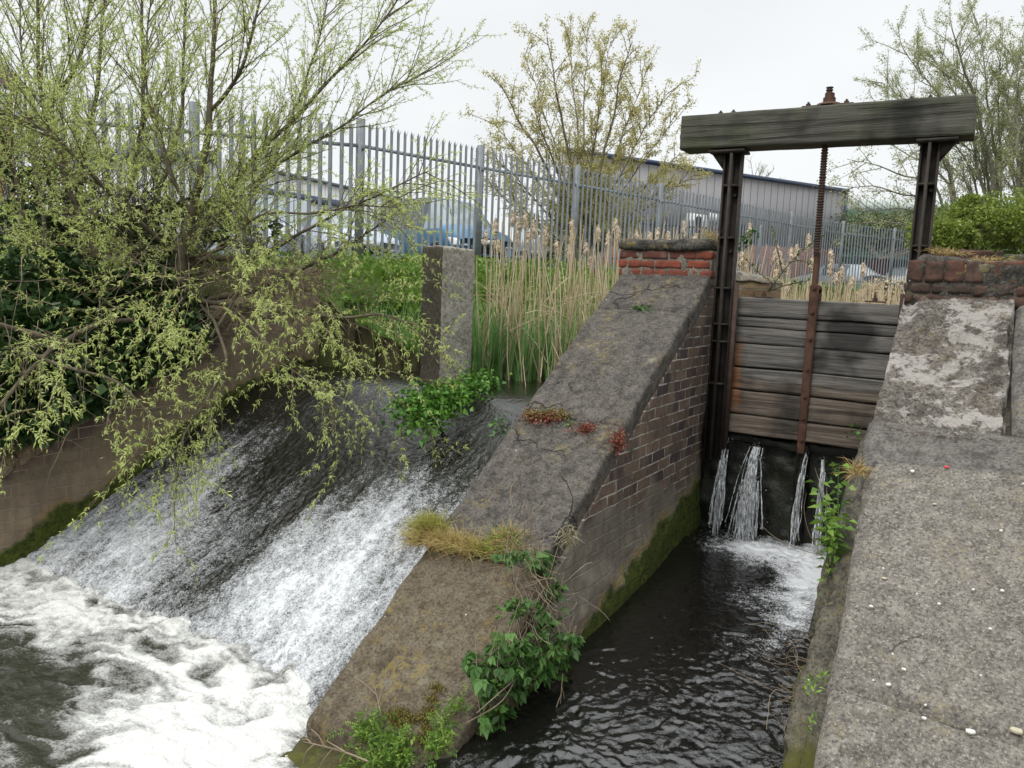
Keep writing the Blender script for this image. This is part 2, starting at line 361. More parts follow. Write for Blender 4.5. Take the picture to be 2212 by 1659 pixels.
def iron(name,a,b,ro=.75):
    t=NT(name); n=t.noise(16,6,.7); col=t.mix(t.ramp(n,(.35,0),(.65,1)),a,b); col=t.mix(t.ramp(t.noise(5,4,.6),(.55,0),(.7,.6)),col,tuple(k*.5 for k in a))
    return t.pbr(col,ro,t.bump(t.noise(90,4,.7),.5,.004),.15,.35)
M['iron']=iron('black iron',(.020,.017,.014),(.045,.036,.028))
M['rust']=iron('rusty iron',(.060,.028,.018),(.105,.055,.037))
M['rustdark']=iron('brown iron',(.040,.024,.018),(.075,.045,.034))
M['galv']=plain('galvanised steel',(.27,.30,.33),.55,.35,.18,6,.05)
M['galvdark']=plain('weathered galvanised steel',(.19,.21,.225),.6,.3,.2,6,.05)
M['darkfence']=plain('dark painted steel',(.03,.035,.04),.6,0,.2)
# --- leaves etc
M['willow_leaf']=leafm('willow leaf',(.34,.44,.11),(.52,.60,.19),(.68,.73,.35),trans=.5)
M['willow_bark']=plain('willow bark',(.085,.070,.042),.85,0,.45,12,.6)
M['willow_twig']=plain('willow twig',(.13,.10,.05),.8,0,.3,8,0)
M['deadtwig']=plain('dead twig',(.20,.155,.105),.85,0,.35,9,0)
M['ivy']=leafm('dark nettle leaf',(.016,.035,.010),(.032,.068,.018),(.06,.115,.035),trans=.12,ro=.45)
M['weed']=leafm('fresh weed leaf',(.07,.14,.02),(.13,.24,.035),(.24,.34,.06),trans=.3)
M['herb']=leafm('deep green leaf',(.035,.085,.02),(.06,.14,.03),(.11,.21,.05),trans=.25,ro=.45)
M['cress']=leafm('glossy green leaf',(.05,.14,.02),(.09,.22,.03),(.16,.31,.05),trans=.2,ro=.35)
M['yellowgreen']=leafm('yellow green blade',(.25,.30,.03),(.40,.42,.05))
M['reedgreen']=leafm('reed blade',(.10,.22,.07),(.18,.34,.11),(.32,.46,.17),trans=.35)
M['reeddry']=leafm('dry reed',(.40,.31,.18),(.56,.46,.30),(.68,.59,.43),trans=.15,ro=.8)
M['fluff']=plain('reedmace fluff',(.58,.49,.37),.95,0,.3,30,.6)
M['redleaf']=leafm('red succulent leaf',(.16,.035,.025),(.24,.06,.04),(.20,.12,.04),trans=.15)
M['mossclump']=leafm('brown moss',(.10,.075,.015),(.17,.13,.03),(.16,.17,.04),trans=.1)
M['drygrass']=leafm('straw grass',(.30,.19,.08),(.42,.30,.13),(.30,.30,.07),trans=.2)
M['maple_leaf']=leafm('young maple leaf',(.36,.34,.11),(.48,.45,.17),(.58,.54,.25),trans=.5)
M['maple_bark']=plain('maple bark',(.15,.125,.09),.85,0,.3,10,.3)
M['tree_bark']=plain('grey bark',(.19,.18,.135),.85,0,.3,10,.3)
M['tree_leaf']=leafm('pale spring leaf',(.28,.31,.13),(.38,.41,.20),(.48,.50,.30),trans=.5)
M['bush']=leafm('hedge leaf',(.08,.12,.02),(.17,.23,.04),(.30,.36,.08),trans=.35)
M['bushdark']=leafm('dull hedge leaf',(.06,.085,.03),(.12,.16,.06),(.20,.24,.11),trans=.25)  # dull green leaves of the far hedge
# ================================================================== WORLD, SUN, CAMERA
w=bpy.data.worlds.new('World'); S.world=w; w.use_nodes=True; nt=w.node_tree; nt.nodes.clear()
o_=nt.nodes.new('ShaderNodeOutputWorld'); bg=nt.nodes.new('ShaderNodeBackground'); sk=nt.nodes.new('ShaderNodeTexSky')
sk.sky_type='NISHITA'; sk.sun_disc=False; SE,SR=math.radians(52),math.radians(200); sk.sun_elevation=SE; sk.sun_rotation=SR; sk.air_density=1.; sk.dust_density=3.
tc=nt.nodes.new('ShaderNodeTexCoord'); ns=nt.nodes.new('ShaderNodeTexNoise'); ns.inputs['Scale'].default_value=2.0; ns.inputs['Detail'].default_value=5
mp=nt.nodes.new('ShaderNodeMapping'); mp.inputs['Scale'].default_value=(1,1,2.5); nt.links.new(tc.outputs['Generated'],mp.inputs[0]); nt.links.new(mp.outputs[0],ns.inputs['Vector'])
rp=nt.nodes.new('ShaderNodeValToRGB'); rp.color_ramp.elements[0].position=.3; rp.color_ramp.elements[0].color=(7.9,8.1,8.2,1); rp.color_ramp.elements[1].position=.72; rp.color_ramp.elements[1].color=(9.0,9.25,9.3,1)
nt.links.new(ns.outputs[0],rp.inputs[0]); mx=nt.nodes.new('ShaderNodeMix'); mx.data_type='RGBA'; mx.inputs[0].default_value=.94
sx=nt.nodes.new('ShaderNodeSeparateXYZ'); nt.links.new(tc.outputs['Generated'],sx.inputs[0]); gr=nt.nodes.new('ShaderNodeMapRange'); gr.inputs[1].default_value=.42; gr.inputs[2].default_value=1.; gr.inputs[3].default_value=.86; gr.inputs[4].default_value=2.3; nt.links.new(sx.outputs[2],gr.inputs[0])
mg=nt.nodes.new('ShaderNodeVectorMath'); mg.operation='SCALE'; nt.links.new(rp.outputs[0],mg.inputs[0]); nt.links.new(gr.outputs[0],mg.inputs[3])
nt.links.new(sk.outputs[0],mx.inputs[6]); nt.links.new(mg.outputs[0],mx.inputs[7]); nt.links.new(mx.outputs[2],bg.inputs[0]); bg.inputs[1].default_value=.1; nt.links.new(bg.outputs[0],o_.inputs[0])
sl=bpy.data.lights.new('sun','SUN'); sl.energy=1.4; sl.angle=math.radians(25); sl.color=(1,.97,.92); so=bpy.data.objects.new('sun',sl); COL.objects.link(so)
sd=Vector((math.sin(SR)*math.cos(SE),-math.cos(SR)*-math.cos(SE),math.sin(SE))); so.rotation_euler=sd.to_track_quat('Z','Y').to_euler()
cam=bpy.data.cameras.new('camera'); co=bpy.data.objects.new('camera',cam); COL.objects.link(co); S.camera=co
cam.sensor_width=36; cam.lens=F/2212*36; cam.clip_start=.05; cam.clip_end=1500
m=Matrix.Identity(4)
for i in range(3): m[i][0],m[i][1],m[i][2]=R2[i],U2[i],-FW[i]
co.matrix_world=m
S.view_settings.view_transform='Standard'; S.view_settings.look='None'; S.view_settings.exposure=.38; S.view_settings.gamma=1
S.cycles.max_bounces=8; S.cycles.transparent_max_bounces=8
try: S.cycles.use_denoising=True
except Exception: pass
# ================================================================== TERRAIN
FEN=[np.array(p) for p in [(-13.2,-.1,-.04),(-11.95,2.25,0.),(-10.62,4.6,.04),(-9.27,6.98,.13),(-8.22,9.05,.245),(-8.05,12.0,.355),(-7.5,14.75,.39),(-6.83,17.73,.40),(-6.12,21.1,.41),(-5.32,24.5,.42),(-4.37,27.7,.42)]]
fy=np.array([p[1] for p in FEN]); fx=np.array([p[0] for p in FEN]); fz=np.array([p[2] for p in FEN])
def xbank(y): return np.interp(y,[0,5.6,5.9,6.4,6.9,7.5,10,20,60],[-6.1,-6.1,-5.6,-4.35,-3.65,-3.15,-2.7,-2.2,-2.2])
def terr(x,y):
    x=np.asarray(x,float);y=np.asarray(y,float)
    xf=np.interp(y,fy,fx); xf=np.where(y>27.7,-4.37+(y-27.7)*.45,xf); zf=np.interp(y,fy,fz)
    xb=xbank(y)
    yb=np.interp(x,[-6.2,-5.6,-4.35,-3.65,-3.15,-2.7],[5.7,5.9,6.4,6.9,7.5,10])
    t=np.clip(np.minimum((xb-x)/np.maximum(xb-xf-.35,.5),np.where(x>-6.2,(y-yb)/3.2,9)),0,1)
    left=-.98+(zf+.95)*(1-(1-t)**1.7)+np.where(t<.97,.05*fbm(np.stack([x*1.3,y*1.3,x*0],-1),3),0)
    ll=np.clip(.02-.56*(5.45-y),-1.75,.02)+.06*fbm(np.stack([x,y,x*0+4],-1),3)   # behind the left wall
    ll=ll+np.clip((-6.3-x)*.16,0,.5)
    left=np.where(y<5.75,np.maximum(ll,-9)*1.0,left)
    blend=sstep(5.5,6.6,y); l2=np.where(y<5.4,ll,left*blend+ll*(1-blend)); l2=np.where(y<5.75,ll,np.where(y<6.6,l2,left))
    rz=np.clip(-.648*(5.745-y)-.35,-2.2,-.1); rz=np.where(y>6.3,.12,rz)
    rb=np.where(y>6.3,-.38,-.36)
    bed=np.where(y>6.45,-1.5,-2.7)
    z=np.where(x<xb,l2,bed)
    z=np.where((x<=xb)|(x<rb),z,rz)
    far=sstep(28,40,y); z=z*(1-far)+.45*far*np.where((x>xb),1,1)+(z*0)
    return z
def axis(lo,hi,a,b,fine):
    m=np.arange(a,b,fine); l=a-np.geomspace(fine,a-lo,34)[::-1]; r=b+np.geomspace(fine,hi-b,34); return np.concatenate([l,m,r])
gx=axis(-400,400,-10,1.5,.09); gy=axis(-60,600,1,12,.09)
GX,GY=np.meshgrid(gx,gy,indexing='ij'); GZ=terr(GX,GY)
def soil(name):
    t=NT(name); n=t.noise(3,6,.65); col=t.ramp(n,(.3,(.025,.02,.012)),(.5,(.06,.05,.025)),(.7,(.07,.10,.025)))
    asp=t.ramp(t.noise(12,5,.6),(.3,(.05,.05,.05)),(.7,(.09,.088,.085))); x,y,z=t.xyz()
    # yard surface beyond the fence line
    f=t.math('GREATER_THAN',t.math('SUBTRACT',t.math('MULTIPLY',y,.25),x),11.7)
    return t.pbr(t.mix(f,col,asp),.95,t.bump(t.noise(25,5,.7),.6,.03),spec=.2)
tag(MB().grid(GX,GY,GZ).build('ground',soil('soil and yard'),smooth=True),kind='structure')
# ================================================================== WATER
def water(name,dark=(.010,.010,.007),foam_c=(.80,.82,.80),ro=.06,fine=70.,rip=14.,ripa=.5,th=(.38,.62),detail=(.55,.45),str_=(1,1,1),fro=.6,tint=None,sp=.5,soft=False,ior=1.33,bd=.03):
    t=NT(name); f=t.attr(); v=t.scale(t.pos,str_)
    n1=t.noise(fine*.45,4,.7,vec=v); n2=t.noise(fine*2.2,3,.7,vec=v)
    d=t.math('ADD',t.math('MULTIPLY',t.math('SUBTRACT',n1,.5),detail[0]*2.2),t.math('MULTIPLY',t.math('SUBTRACT',n2,.5),detail[1]*2.2))
    m=t.ramp(t.math('ADD',f,d),(th[0],0),(th[1],1))
    fc=t.mix(t.ramp(n2,(.35,.25),(.6,0)),foam_c,tuple(k*.6 for k in foam_c)); sm=t.math('ADD',f,d)
    veil=tuple(dk*.45+k*.26 for dk,k in zip(dark,foam_c))
    if soft: col=t.ramp(sm,(0.,dark),(.16,tuple(x*1.5 for x in dark)),(.34,veil),(.58,tuple(k*.56 for k in foam_c)),(.92,foam_c)); 
    else: col=t.mix(m,dark,fc)
    ro_=t.mix(m,ro,fro)
    h=t.math('ADD',t.math('MULTIPLY',t.noise(rip,4,.6,dist=.6,vec=v),ripa),t.math('MULTIPLY',n1,.25)); h=t.math('ADD',h,t.math('MULTIPLY',m,.25))
    mm=t.pbr(col,ro_,t.bump(h,.8,bd),spec=sp); t.p.inputs['IOR'].default_value=ior; t.setin(t.p.inputs['Subsurface Weight'],t.math('MULTIPLY',m,.0)); return mm
CREST=-.87
def glz(Y):
    L=-2.06+.5*(Y-2.95); k=.05; return -k*np.log(np.exp(-L/k)+np.exp(-CREST/k))
ys=np.arange(6.05,2.6,-.009); xs=np.arange(-6.25,-2.35,.0105)
YY,XX=np.meshgrid(ys,xs,indexing='ij'); q=np.stack([XX,YY,XX*0],-1)
t_=np.clip((5.3-YY)/2.3,0,1)
amp=.002+.034*t_**1.3
rough=fbm(q*[9,5.,1],4,2.2,.6)*amp+ fbm(q*[26,15,1],3,2.2,.7)*amp*.85
strk=fbm((q+.10*np.stack([fbm(q*[1.5,1.8,1]+60,3),XX*0,XX*0],-1))*[3.3,.6,1]+5,4)
ZZ=glz(YY)+rough+strk*.02*sstep(5.3,4.6,YY)
# foam density of the chute
fo=-.05+.54*sstep(4.7,3.3,YY)+.10*sstep(-4.3,-4.9,XX)*sstep(4.9,4.3,YY)+.46*strk*sstep(5.1,4.3,YY)+.22*fbm(q*[7,2.6,1]+9,4)+rough*5.
fo-= .40*np.exp(-((XX+4.10-.08*(YY-3.5)-.08*fbm(q*[0,2,0]+4,3))/.17)**2)*sstep(2.8,3.1,YY)
fo-= .16*np.exp(-((XX+4.6)/.3)**2)*sstep(3.2,3.8,YY)
fo+= .22*np.exp(-((XX+3.35)/.38)**2)*sstep(4.7,4.1,YY)
fo-= .22*np.exp(-((XX+2.62)/.10)**2)*sstep(3.1,3.5,YY)
fo=fo-1.0*sstep(4.85,5.15,YY)
chute=tag(MB().grid(XX,YY,ZZ,rnd=fo).build('weir_water',water('chute water',ro=.05,fine=52,rip=26,ripa=.7,sp=.9,bd=.014,th=(.2,.8),detail=(.55,.75),soft=True,ior=1.4,str_=(1,.55,1),foam_c=(.60,.62,.64)),smooth=True),kind='structure')
# plunge pool
xs=np.concatenate([-14-np.arange(40,0,-1)*.6,np.arange(-14,-8,.08),np.arange(-8,-1.95,.013)]); ys=np.concatenate([-6-np.arange(25,0,-1)*.6,np.arange(-6,.9,.06),np.arange(.9,3.35,.011)])
YY,XX=np.meshgrid(ys,xs,indexing='ij'); q=np.stack([XX,YY,XX*0],-1)
wq=q+np.stack([fbm(q*1.4+3,3),fbm(q*1.4+8,3),XX*0],-1)*.5
tt=sstep(1.2,3.0,YY+.12*(XX+4)*0+.15*fbm(q*1.5,2))
wr=q+np.stack([fbm(q*[1.1,1.5,1]+33,4),fbm(q*[1.1,1.5,1]+88,4)*.7,XX*0],-1)*1.1
u_=.94*wr[...,0]+.34*wr[...,1]; v_=-.34*wr[...,0]+.94*wr[...,1]; wd=np.stack([u_,v_,XX*0],-1)
lump=1-np.abs(fbm(wd*[1.3,4.4,1]+2,4,2.2,.5))*2.6
boil=fbm(wq*[6,7.5,1]+40,4,2.1,.55); froth=fbm(q*[17,19,1],3,2.2,.65)
nz=sstep(-3.1,-2.6,XX); 
ZZ=-2.145-.04*nz+.020*lump*(.5+.5*tt)*(1-.5*nz)+(.005+.020*tt*(1-.6*nz))*boil+.07*(1-nz)*np.exp(-((YY-2.88)/.20)**2)*(.6+.6*fbm(q*4,3))+froth*(.003+.012*tt)
pf=fbm(wd*[.8,1.9,1]+21,5,2.1,.55)
fo=.13+.47*sstep(1.4,2.9,YY)+1.1*pf+.62*(lump-.45)+.22*boil
fo+= .30*np.exp(-(((XX+3.1)/.7)**2+((YY-1.9)/.5)**2))
fo-= .95*np.exp(-(((XX+4.35)/.80)**2+((YY-1.85)/.30)**2))*(.75+.8*fbm(wd*[1.4,3.2,1]+66,4))
fo-= .40*np.exp(-(((XX+5.3)/.6)**2+((YY-2.25)/.14)**2)); fo-=.45*sstep(1.5,1.1,YY)*sstep(-2.9,-2.3,XX)
tag(MB().grid(XX,YY,ZZ,rnd=fo).build('pool_water',water('pool water',dark=(.030,.031,.021),foam_c=(.60,.60,.575),ro=.07,fine=34,rip=14,ripa=.9,th=(.05,.6),detail=(.26,.44),soft=True,fro=.45),smooth=True),kind='structure')
# channel under the sluice
xs=np.arange(-1.86,-.36,.0105); ys=np.concatenate([np.arange(-6,1.5,.05),np.arange(1.5,6.25,.0105)])
YY,XX=np.meshgrid(ys,xs,indexing='ij'); q=np.stack([XX,YY,XX*0],-1)
wq=q+np.stack([fbm(q*2.4+3,3),fbm(q*2.4+8,3),XX*0],-1)*.22
zc=-1.82-.065*np.clip(5.6-YY,0,4)
calm=.30+.9*sstep(-.15,.35,fbm(q*[1.6,.9,1]+77,3)+.55*sstep(4.3,3.0,YY)+.35*sstep(-1.4,-.9,XX)-.15)
ZZ=zc+ calm*(.010*fbm(wq*[5,5.5,1],3,2.2,.6)+.0085*(1-2*np.abs(fbm((wq@np.array([[.8,.6,0],[-.6,.8,0],[0,0,1]]))*[8,12,1]+4,3,2.3,.6)))+.0045*fbm((wq@np.array([[.6,-.8,0],[.8,.6,0],[0,0,1]]))*[18,27,1]+4,3))+ .03*np.exp(-((YY-5.75)/.25)**2)*fbm(q*9,3)
fo=-.36+.62*fbm(wq*[3.4,2.2,1]+2,4)
fo+= .95*np.exp(-(((XX+1.35)/.33)**2+((YY-5.72)/.30)**2))
fo+= .75*np.exp(-(((XX+.72)/.22)**2+((YY-5.5)/.42)**2))
fo+= .46*np.exp(-(((XX+.86)/.22)**2))*sstep(3.9,4.9,YY)*(1+1.0*fbm(wq*[5,3,1]+12,3))
fo+= .34*np.exp(-(((XX+1.15)/.4)**2))*sstep(4.3,5.0,YY)+.30*np.exp(-(((XX+.82)/.26)**2))*sstep(3.0,4.0,YY)*(1+.8*fbm(wq*[4,4,1]+2,3))+.25*fbm(wq*[2.2,3,1]+70,4)
fo-= .5*np.exp(-(((XX+1.62)/.22)**2))*sstep(5.4,5.0,YY)
tag(MB().grid(XX,YY,ZZ,rnd=fo).build('channel_water',water('channel water',dark=(.006,.006,.005),foam_c=(.62,.64,.66),ro=.02,fine=38,rip=15,ripa=.5,bd=.012,th=(.25,.8),detail=(.62,.85),fro=.5,sp=1.,ior=1.5,soft=True),smooth=True),kind='structure')
# still water above the weir, under the reeds
xs=np.arange(-6.6,-.3,.03); ys=np.concatenate([np.arange(6.04,9,.03),np.arange(9,60,.5)])
YY,XX=np.meshgrid(ys,xs,indexing='ij'); q=np.stack([XX,YY,XX*0],-1); ZZ=CREST-.004+.002*fbm(q*[5,8,1],3)
tag(MB().grid(XX,YY,ZZ,rnd=XX*0-1).build('pond_water',water('pond water',dark=(.012,.013,.007),ro=.03,rip=6,ripa=.25,detail=(0,0)),smooth=True),kind='structure')
# ================================================================== DIVIDING WALL
def cz(Y): return -.648*(5.66-Y)
def slab(mb,x0,x1,ya,yb,th=.16,zf=cz,**k):
    c=[(x0,ya,zf(ya)-th),(x1,ya,zf(ya)-th),(x1,yb,zf(yb)-th),(x0,yb,zf(yb)-th),(x0,ya,zf(ya)),(x1,ya,zf(ya)),(x1,yb,zf(yb)),(x0,yb,zf(yb))]
    return mb.rough(c,**k)
dw=thing('dividing_wall','dark stepped brick wall with sloping stone coping between the weir and the sluice channel','wall',(-2.2,4.2,-2.3))
segs=[(5.48,5.9,-2.57,-1.82),(4.42,5.472,-2.575,-1.84),(3.46,4.412,-2.57,-1.85)]
for i,(ya,yb,xa,xb) in enumerate(segs):
    slab(MB(),xa,xb,ya,yb,th=.17,res=.022,r=.03,amp=.012,freq=3.,seed=i*9.,oct=5).build('coping_slab',M['cope'],dw,True)
slab(MB(),-2.575,-1.80,2.50,3.45,th=.15,res=.022,r=.04,amp=.018,freq=3.,seed=40.,oct=5,zf=lambda Y:cz(Y)-.006).build('coping_slab',M['cope_low'],dw,True)
# masonry core: side towards the channel
ys=np.arange(2.30,6.62,.02); zs=np.linspace(0,1,100)
YY,TT=np.meshgrid(ys,zs,indexing='ij'); top=np.where(YY<5.9,np.minimum(cz(YY)-.12,.16),.14)
ZZ=-2.6+(top+2.6)*TT; q=np.stack([YY*0,YY,ZZ],-1)
XX=-1.842+.05*sstep(-1.2,-2.2,ZZ)+.012*fbm(q*4,4)+.006*fbm(q*16,3)+.05*sstep(-1.55,-1.75,ZZ+.25*fbm(q*2.4,3))*sstep(5.7,4.5,YY)
XX[:,-2:]=np.minimum(XX[:,-2:],-1.97); ZZ[:,-2]=ZZ[:,-3]+.001
b=MB(); b.grid(XX,YY,ZZ)
b.build('brick_face',M['wall_r'],dw,True)
b=MB(); b.rough([(-2.55,2.56,-2.6),(-1.87,2.56,-2.6),(-1.87,6.6,-2.6),(-2.55,6.6,-2.6),(-2.55,2.56,cz(2.56)-.13),(-1.87,2.56,cz(2.56)-.13),(-1.87,6.6,.10),(-2.55,6.6,.10)],res=.08,r=.02,amp=.01)
b.build('masonry_core',M['ledge'],dw,True)
# rough broken footing at the nose
b=MB()
for (x0,y0,x1,y1,zb,zt,s_) in [(-2.66,1.95,-1.98,2.62,-2.7,-2.16,1),(-2.35,1.75,-1.78,2.5,-2.7,-2.24,2),(-2.2,2.3,-1.76,2.75,-2.6,-2.12,3)]:
    b.rbox((x0,y0,zb),(x1,y1,zt),res=.03,r=.10,amp=.05,freq=3.,seed=s_*7.,oct=4)
b.build('footing_stone',M['basestone'],dw,True)
# brick courses of the pier
def bricks(mb,x0,x1,y,z0,h,L=.225,off=0.,dep=.11,g=.010,amp=.004,jit=.002):
    x=x0-off*L
    while x<x1-.02:
        a=max(x,x0); c=min(x+L-g,x1)
        if c-a>.03:
            j=rng.normal(size=3)*jit
            mb.rbox((a+j[0],y+j[1],z0+j[2]*.5),(c+j[0],y+dep+j[1],z0+h-g+j[2]*.5),res=.018,r=.0045,amp=amp,freq=16.,seed=float(rng.random()*50),oct=2,rnd=float(rng.random()))
        x+=L
b=MB()
for k in range(3): bricks(b,-2.585,-1.83,5.895,.125+k*.070,.070,.222,.5*(k%2)+.13)
b.build('red_brick_course',M['redbrick'],dw)
b=MB(); b.rbox((-2.58,5.8985,.06),(-1.835,6.6,.335),res=.03,r=.01,amp=.005); b.build('pier_core',M['mortar'],dw,True)
b=MB(); b.rough([(-2.61,5.865,.335),(-1.83,5.865,.325),(-1.83,6.62,.335),(-2.61,6.62,.335),(-2.60,5.87,.418),(-1.85,5.87,.425),(-1.85,6.6,.42),(-2.6,6.6,.42)],res=.022,r=.035,amp=.018,freq=5.,oct=4)
b.build('cap_stone',M['capstone'],dw,True)
# pier further upstream, seen through the frame
pr=thing('upstream_pier','yellowish brick pier with grassy top just behind the left post of the sluice','pier',(-1.9,7.2,-1.2))
b=MB(); b.rbox((-2.25,6.95,-1.3),(-1.66,7.5,.16),res=.04,r=.015,amp=.008); b.build('brickwork',M['pier_back'],pr,True)
b=MB(); b.rough([(-2.27,6.93,.15),(-1.64,6.93,.13),(-1.64,7.5,.13),(-2.27,7.5,.15),(-2.2,6.98,.26),(-1.74,6.98,.17),(-1.74,7.45,.17),(-2.2,7.45,.26)],res=.03,r=.015,amp=.015,freq=9.); b.build('mortar_cap',M['mortar'],pr,True)
# ================================================================== RIGHT WALL
def rzf(Y): return -.648*(5.745-Y)
rw=thing('abutment_wall','broad sloping abutment on the right with cracked concrete slabs and a crumbling brick top','wall',(0,4.2,-2.3))
# upper flaking slab
XX,YY=np.meshgrid(np.linspace(-.5,.125,150),np.linspace(4.66,5.80,240),indexing='ij'); q=np.stack([XX,YY,XX*0],-1)
st_=fbm(q*[1.7,7.5,1]+3,4); lay=np.floor((st_+.5)*10)/10.+.25*np.floor((fbm(q*[6,11,1]+13,3)+.5)*8)/8.; lay2=.048*np.clip(lay,0,1.3)
ZZ=rzf(YY)+lay2+.014*fbm(q*[9,9,1],4)+.005*fbm(q*[40,40,1],2)-.03
ZZ+= .05*sstep(5.38,5.44,YY+.04*fbm(q*[5,5,1]+8,3))*sstep(-.44,-.38,XX)     # thick broken layer under the bricks
ex=.02*fbm(np.stack([YY*4,YY*0,YY*0],-1),3)
edgeR=sstep(.118,.105,XX+.04*fbm(np.stack([YY*3,YY*0+3,YY*0],-1),4)); ZZ-= (1-edgeR)*.09
ck_=np.abs(fbm(q*[2.4,3.6,1]+51,4)); ZZ-= .016*sstep(.035,.0,ck_)
XX2=XX+ex*sstep(-.4,-.5,XX)
b=MB(); b.grid(XX2,YY,ZZ)
# skirt down the channel side and the end
ys_=YY[0]; b.grid(np.stack([XX2[0],XX2[0]+.015,XX2[0]+.02]),np.stack([ys_]*3),np.stack([ZZ[0],ZZ[0]-.1,ZZ[0]-.6])); b.build('flaking_slab',M['flaky'],rw,True)
c=[(-.47,4.40,-1.2),(.5,4.40,-1.2),(.5,5.85,-1.2),(-.47,5.85,-1.2),(-.47,4.40,rzf(4.40)-.09),(.5,4.40,rzf(4.40)-.09),(.5,5.85,rzf(5.85)-.09),(-.47,5.85,rzf(5.85)-.09)]
MB().rough(c,res=.06,r=.01,amp=.01,freq=5).build('rubble_core',M['ledge'],rw,True)
def poly_slab(pts,zf,th,mat,name='concrete_slab',res=.02,amp=.008,seed=0.,r=.035):
    # sloped slab with an outline given as left/right boundaries over rows from near to far
    pts=np.asarray(pts,float)  # rows: (xl, yl, xr, yr)
    n=max(int((pts[-1,1]-pts[0,1])/res),4); k=np.linspace(0,len(pts)-1,n); R_=np.stack([np.interp(k,np.arange(len(pts)),pts[:,i]) for i in range(4)],1)
    m_=max(int((R_[:,2]-R_[:,0]).max()/res),4); s=np.linspace(0,1,m_)
    X=R_[:,0:1]*(1-s)+R_[:,2:3]*s; Y=R_[:,1:2]*(1-s)+R_[:,3:4]*s
    q=np.stack([X,Y,X*0],-1)+seed
    X=X+.010*fbm(q*5,4); Y=Y+.010*fbm(q*5+9,4)
    dl=np.minimum.reduce([s[None,:]*(R_[:,2:3]-R_[:,0:1]),(1-s)[None,:]*(R_[:,2:3]-R_[:,0:1]),np.linspace(0,1,n)[:,None]*(pts[-1,1]-pts[0,1])+0*X,(1-np.linspace(0,1,n))[:,None]*(pts[-1,1]-pts[0,1])+0*X])
    d_=np.clip(dl/r,0,1); Z=zf(Y)+amp*fbm(q*4,5)+.0035*fbm(q*38,3)-r*(1-np.sqrt(1-(1-d_)**2+1e-9))
    b=MB(); b.grid(X,Y,Z)
    for (a,bb,cc) in ((X[:,0],Y[:,0],Z[:,0]),(X[:,-1][::-1],Y[:,-1][::-1],Z[:,-1][::-1]),(X[0][::-1],Y[0][::-1],Z[0][::-1]),(X[-1],Y[-1],Z[-1])):
        b.grid(np.stack([a,a,a]),np.stack([bb,bb,bb]),np.stack([cc,cc-th*.5,cc-th]))
    return b.build(name,mat,rw,True)
# mortar band between the flaking slab and the big slab, then the two big slabs and the right hand ones
poly_slab([(-.49,4.44,1.6,4.50),(-.53,4.60,1.6,4.62),(-.52,4.77,1.6,4.74)],lambda Y:rzf(Y)-.004,.2,M['slab_dark'],'mortar_band',seed=3)
poly_slab([(-.425,3.335,1.6,3.26),(-.43,3.6,1.6,3.6),(-.455,4.0,1.6,4.0),(-.475,4.35,1.6,4.3),(-.44,4.47,1.6,4.56)],lambda Y:rzf(Y)+.012,.17,M['slab'],seed=5)
poly_slab([(-.38,2.2,1.6,2.2),(-.40,2.7,1.6,2.7),(-.415,3.15,1.6,3.1),(-.42,3.322,1.6,3.245)],lambda Y:rzf(Y)+.006,.17,M['slab'],seed=8)
poly_slab([(.150,4.76,1.6,4.66),(.135,5.1,1.6,5.1),(.125,5.5,1.6,5.5),(.13,5.80,1.6,5.80)],lambda Y:rzf(Y)+.02,.17,M['slab_dark'],seed=12)
# channel side: battered face and ledge
ys=np.arange(1.9,6.3,.025); ts=np.linspace(0,1,60); YY,TT=np.meshgrid(ys,ts,indexing='ij'); zt=np.minimum(rzf(YY)-.10,-.02); ZZ=-2.6+(zt+2.6)*TT
q=np.stack([YY*0,YY,ZZ],-1); dz=zt-ZZ
xe=np.interp(YY,[2.2,3.33,4.35,5.0],[-.385,-.425,-.475,-.49])+.02
blk=np.floor(YY*3.1+.4*np.floor(dz*4)); bj=(np.sin(blk*12.9898+np.floor(dz*4)*78.2)*43758.5453)%1
XX=xe-.035*sstep(.0,.03,dz)-(.05+.045*bj)*sstep(.06,.10,dz+.03*fbm(q*[1,5,1],3))*sstep(5.3,4.6,YY)-(.05*bj)*sstep(.30,.34,dz+.05*fbm(q*3+5,3))*sstep(5.2,4.6,YY)+.03*fbm(q*5,4)+.012*fbm(q*18,3)-.035*sstep(-1.45,-1.85,ZZ)*sstep(5,4,YY)
XX[:,-2:]=-.2; ZZ[:,-2]=ZZ[:,-3]+.002
MB().grid(XX,YY,ZZ).build('rubble_face',M['ledge'],rw,True)
# brick top of the abutment
b=MB()
x=-.495
while x<.19:                                         # a soldier course of headers on edge
    L=.105+.01*rng.random()
    b.rbox((x,5.745+.01*rng.random(),.145),(x+L-.008,5.95,.145+.128+.012*rng.random()),res=.02,r=.007,amp=.008,freq=14.,seed=x*40,rnd=float(rng.random())); x+=L
bricks(b,-.50,.19,5.75,.068,.072,.23,.3,.2,amp=.008); bricks(b,-.50,.19,5.745,-.002,.070,.23,.75,.2,amp=.012,jit=.006)
b.build('brick_top',M['oldbrick'],rw)
b=MB(); b.rbox((-.49,5.7515,-.1),(.19,6.32,.262),res=.02,r=.01,amp=.009,freq=9.)
b.rough([(-.47,5.76,.25),(.20,5.77,.22),(.20,6.3,.24),(-.47,6.3,.25),(-.42,5.80,.315),(.16,5.80,.262),(.16,6.2,.30),(-.42,6.2,.335)],res=.018,r=.03,amp=.018,freq=7.,oct=4); b.build('mortar_bed',M['capstone'],rw,True)
b=MB(); bricks(b,-.41,.02,6.02,.285,.085,.22,.2,.11,amp=.012,jit=.006); b.build('loose_brick',M['oldbrick'],rw)
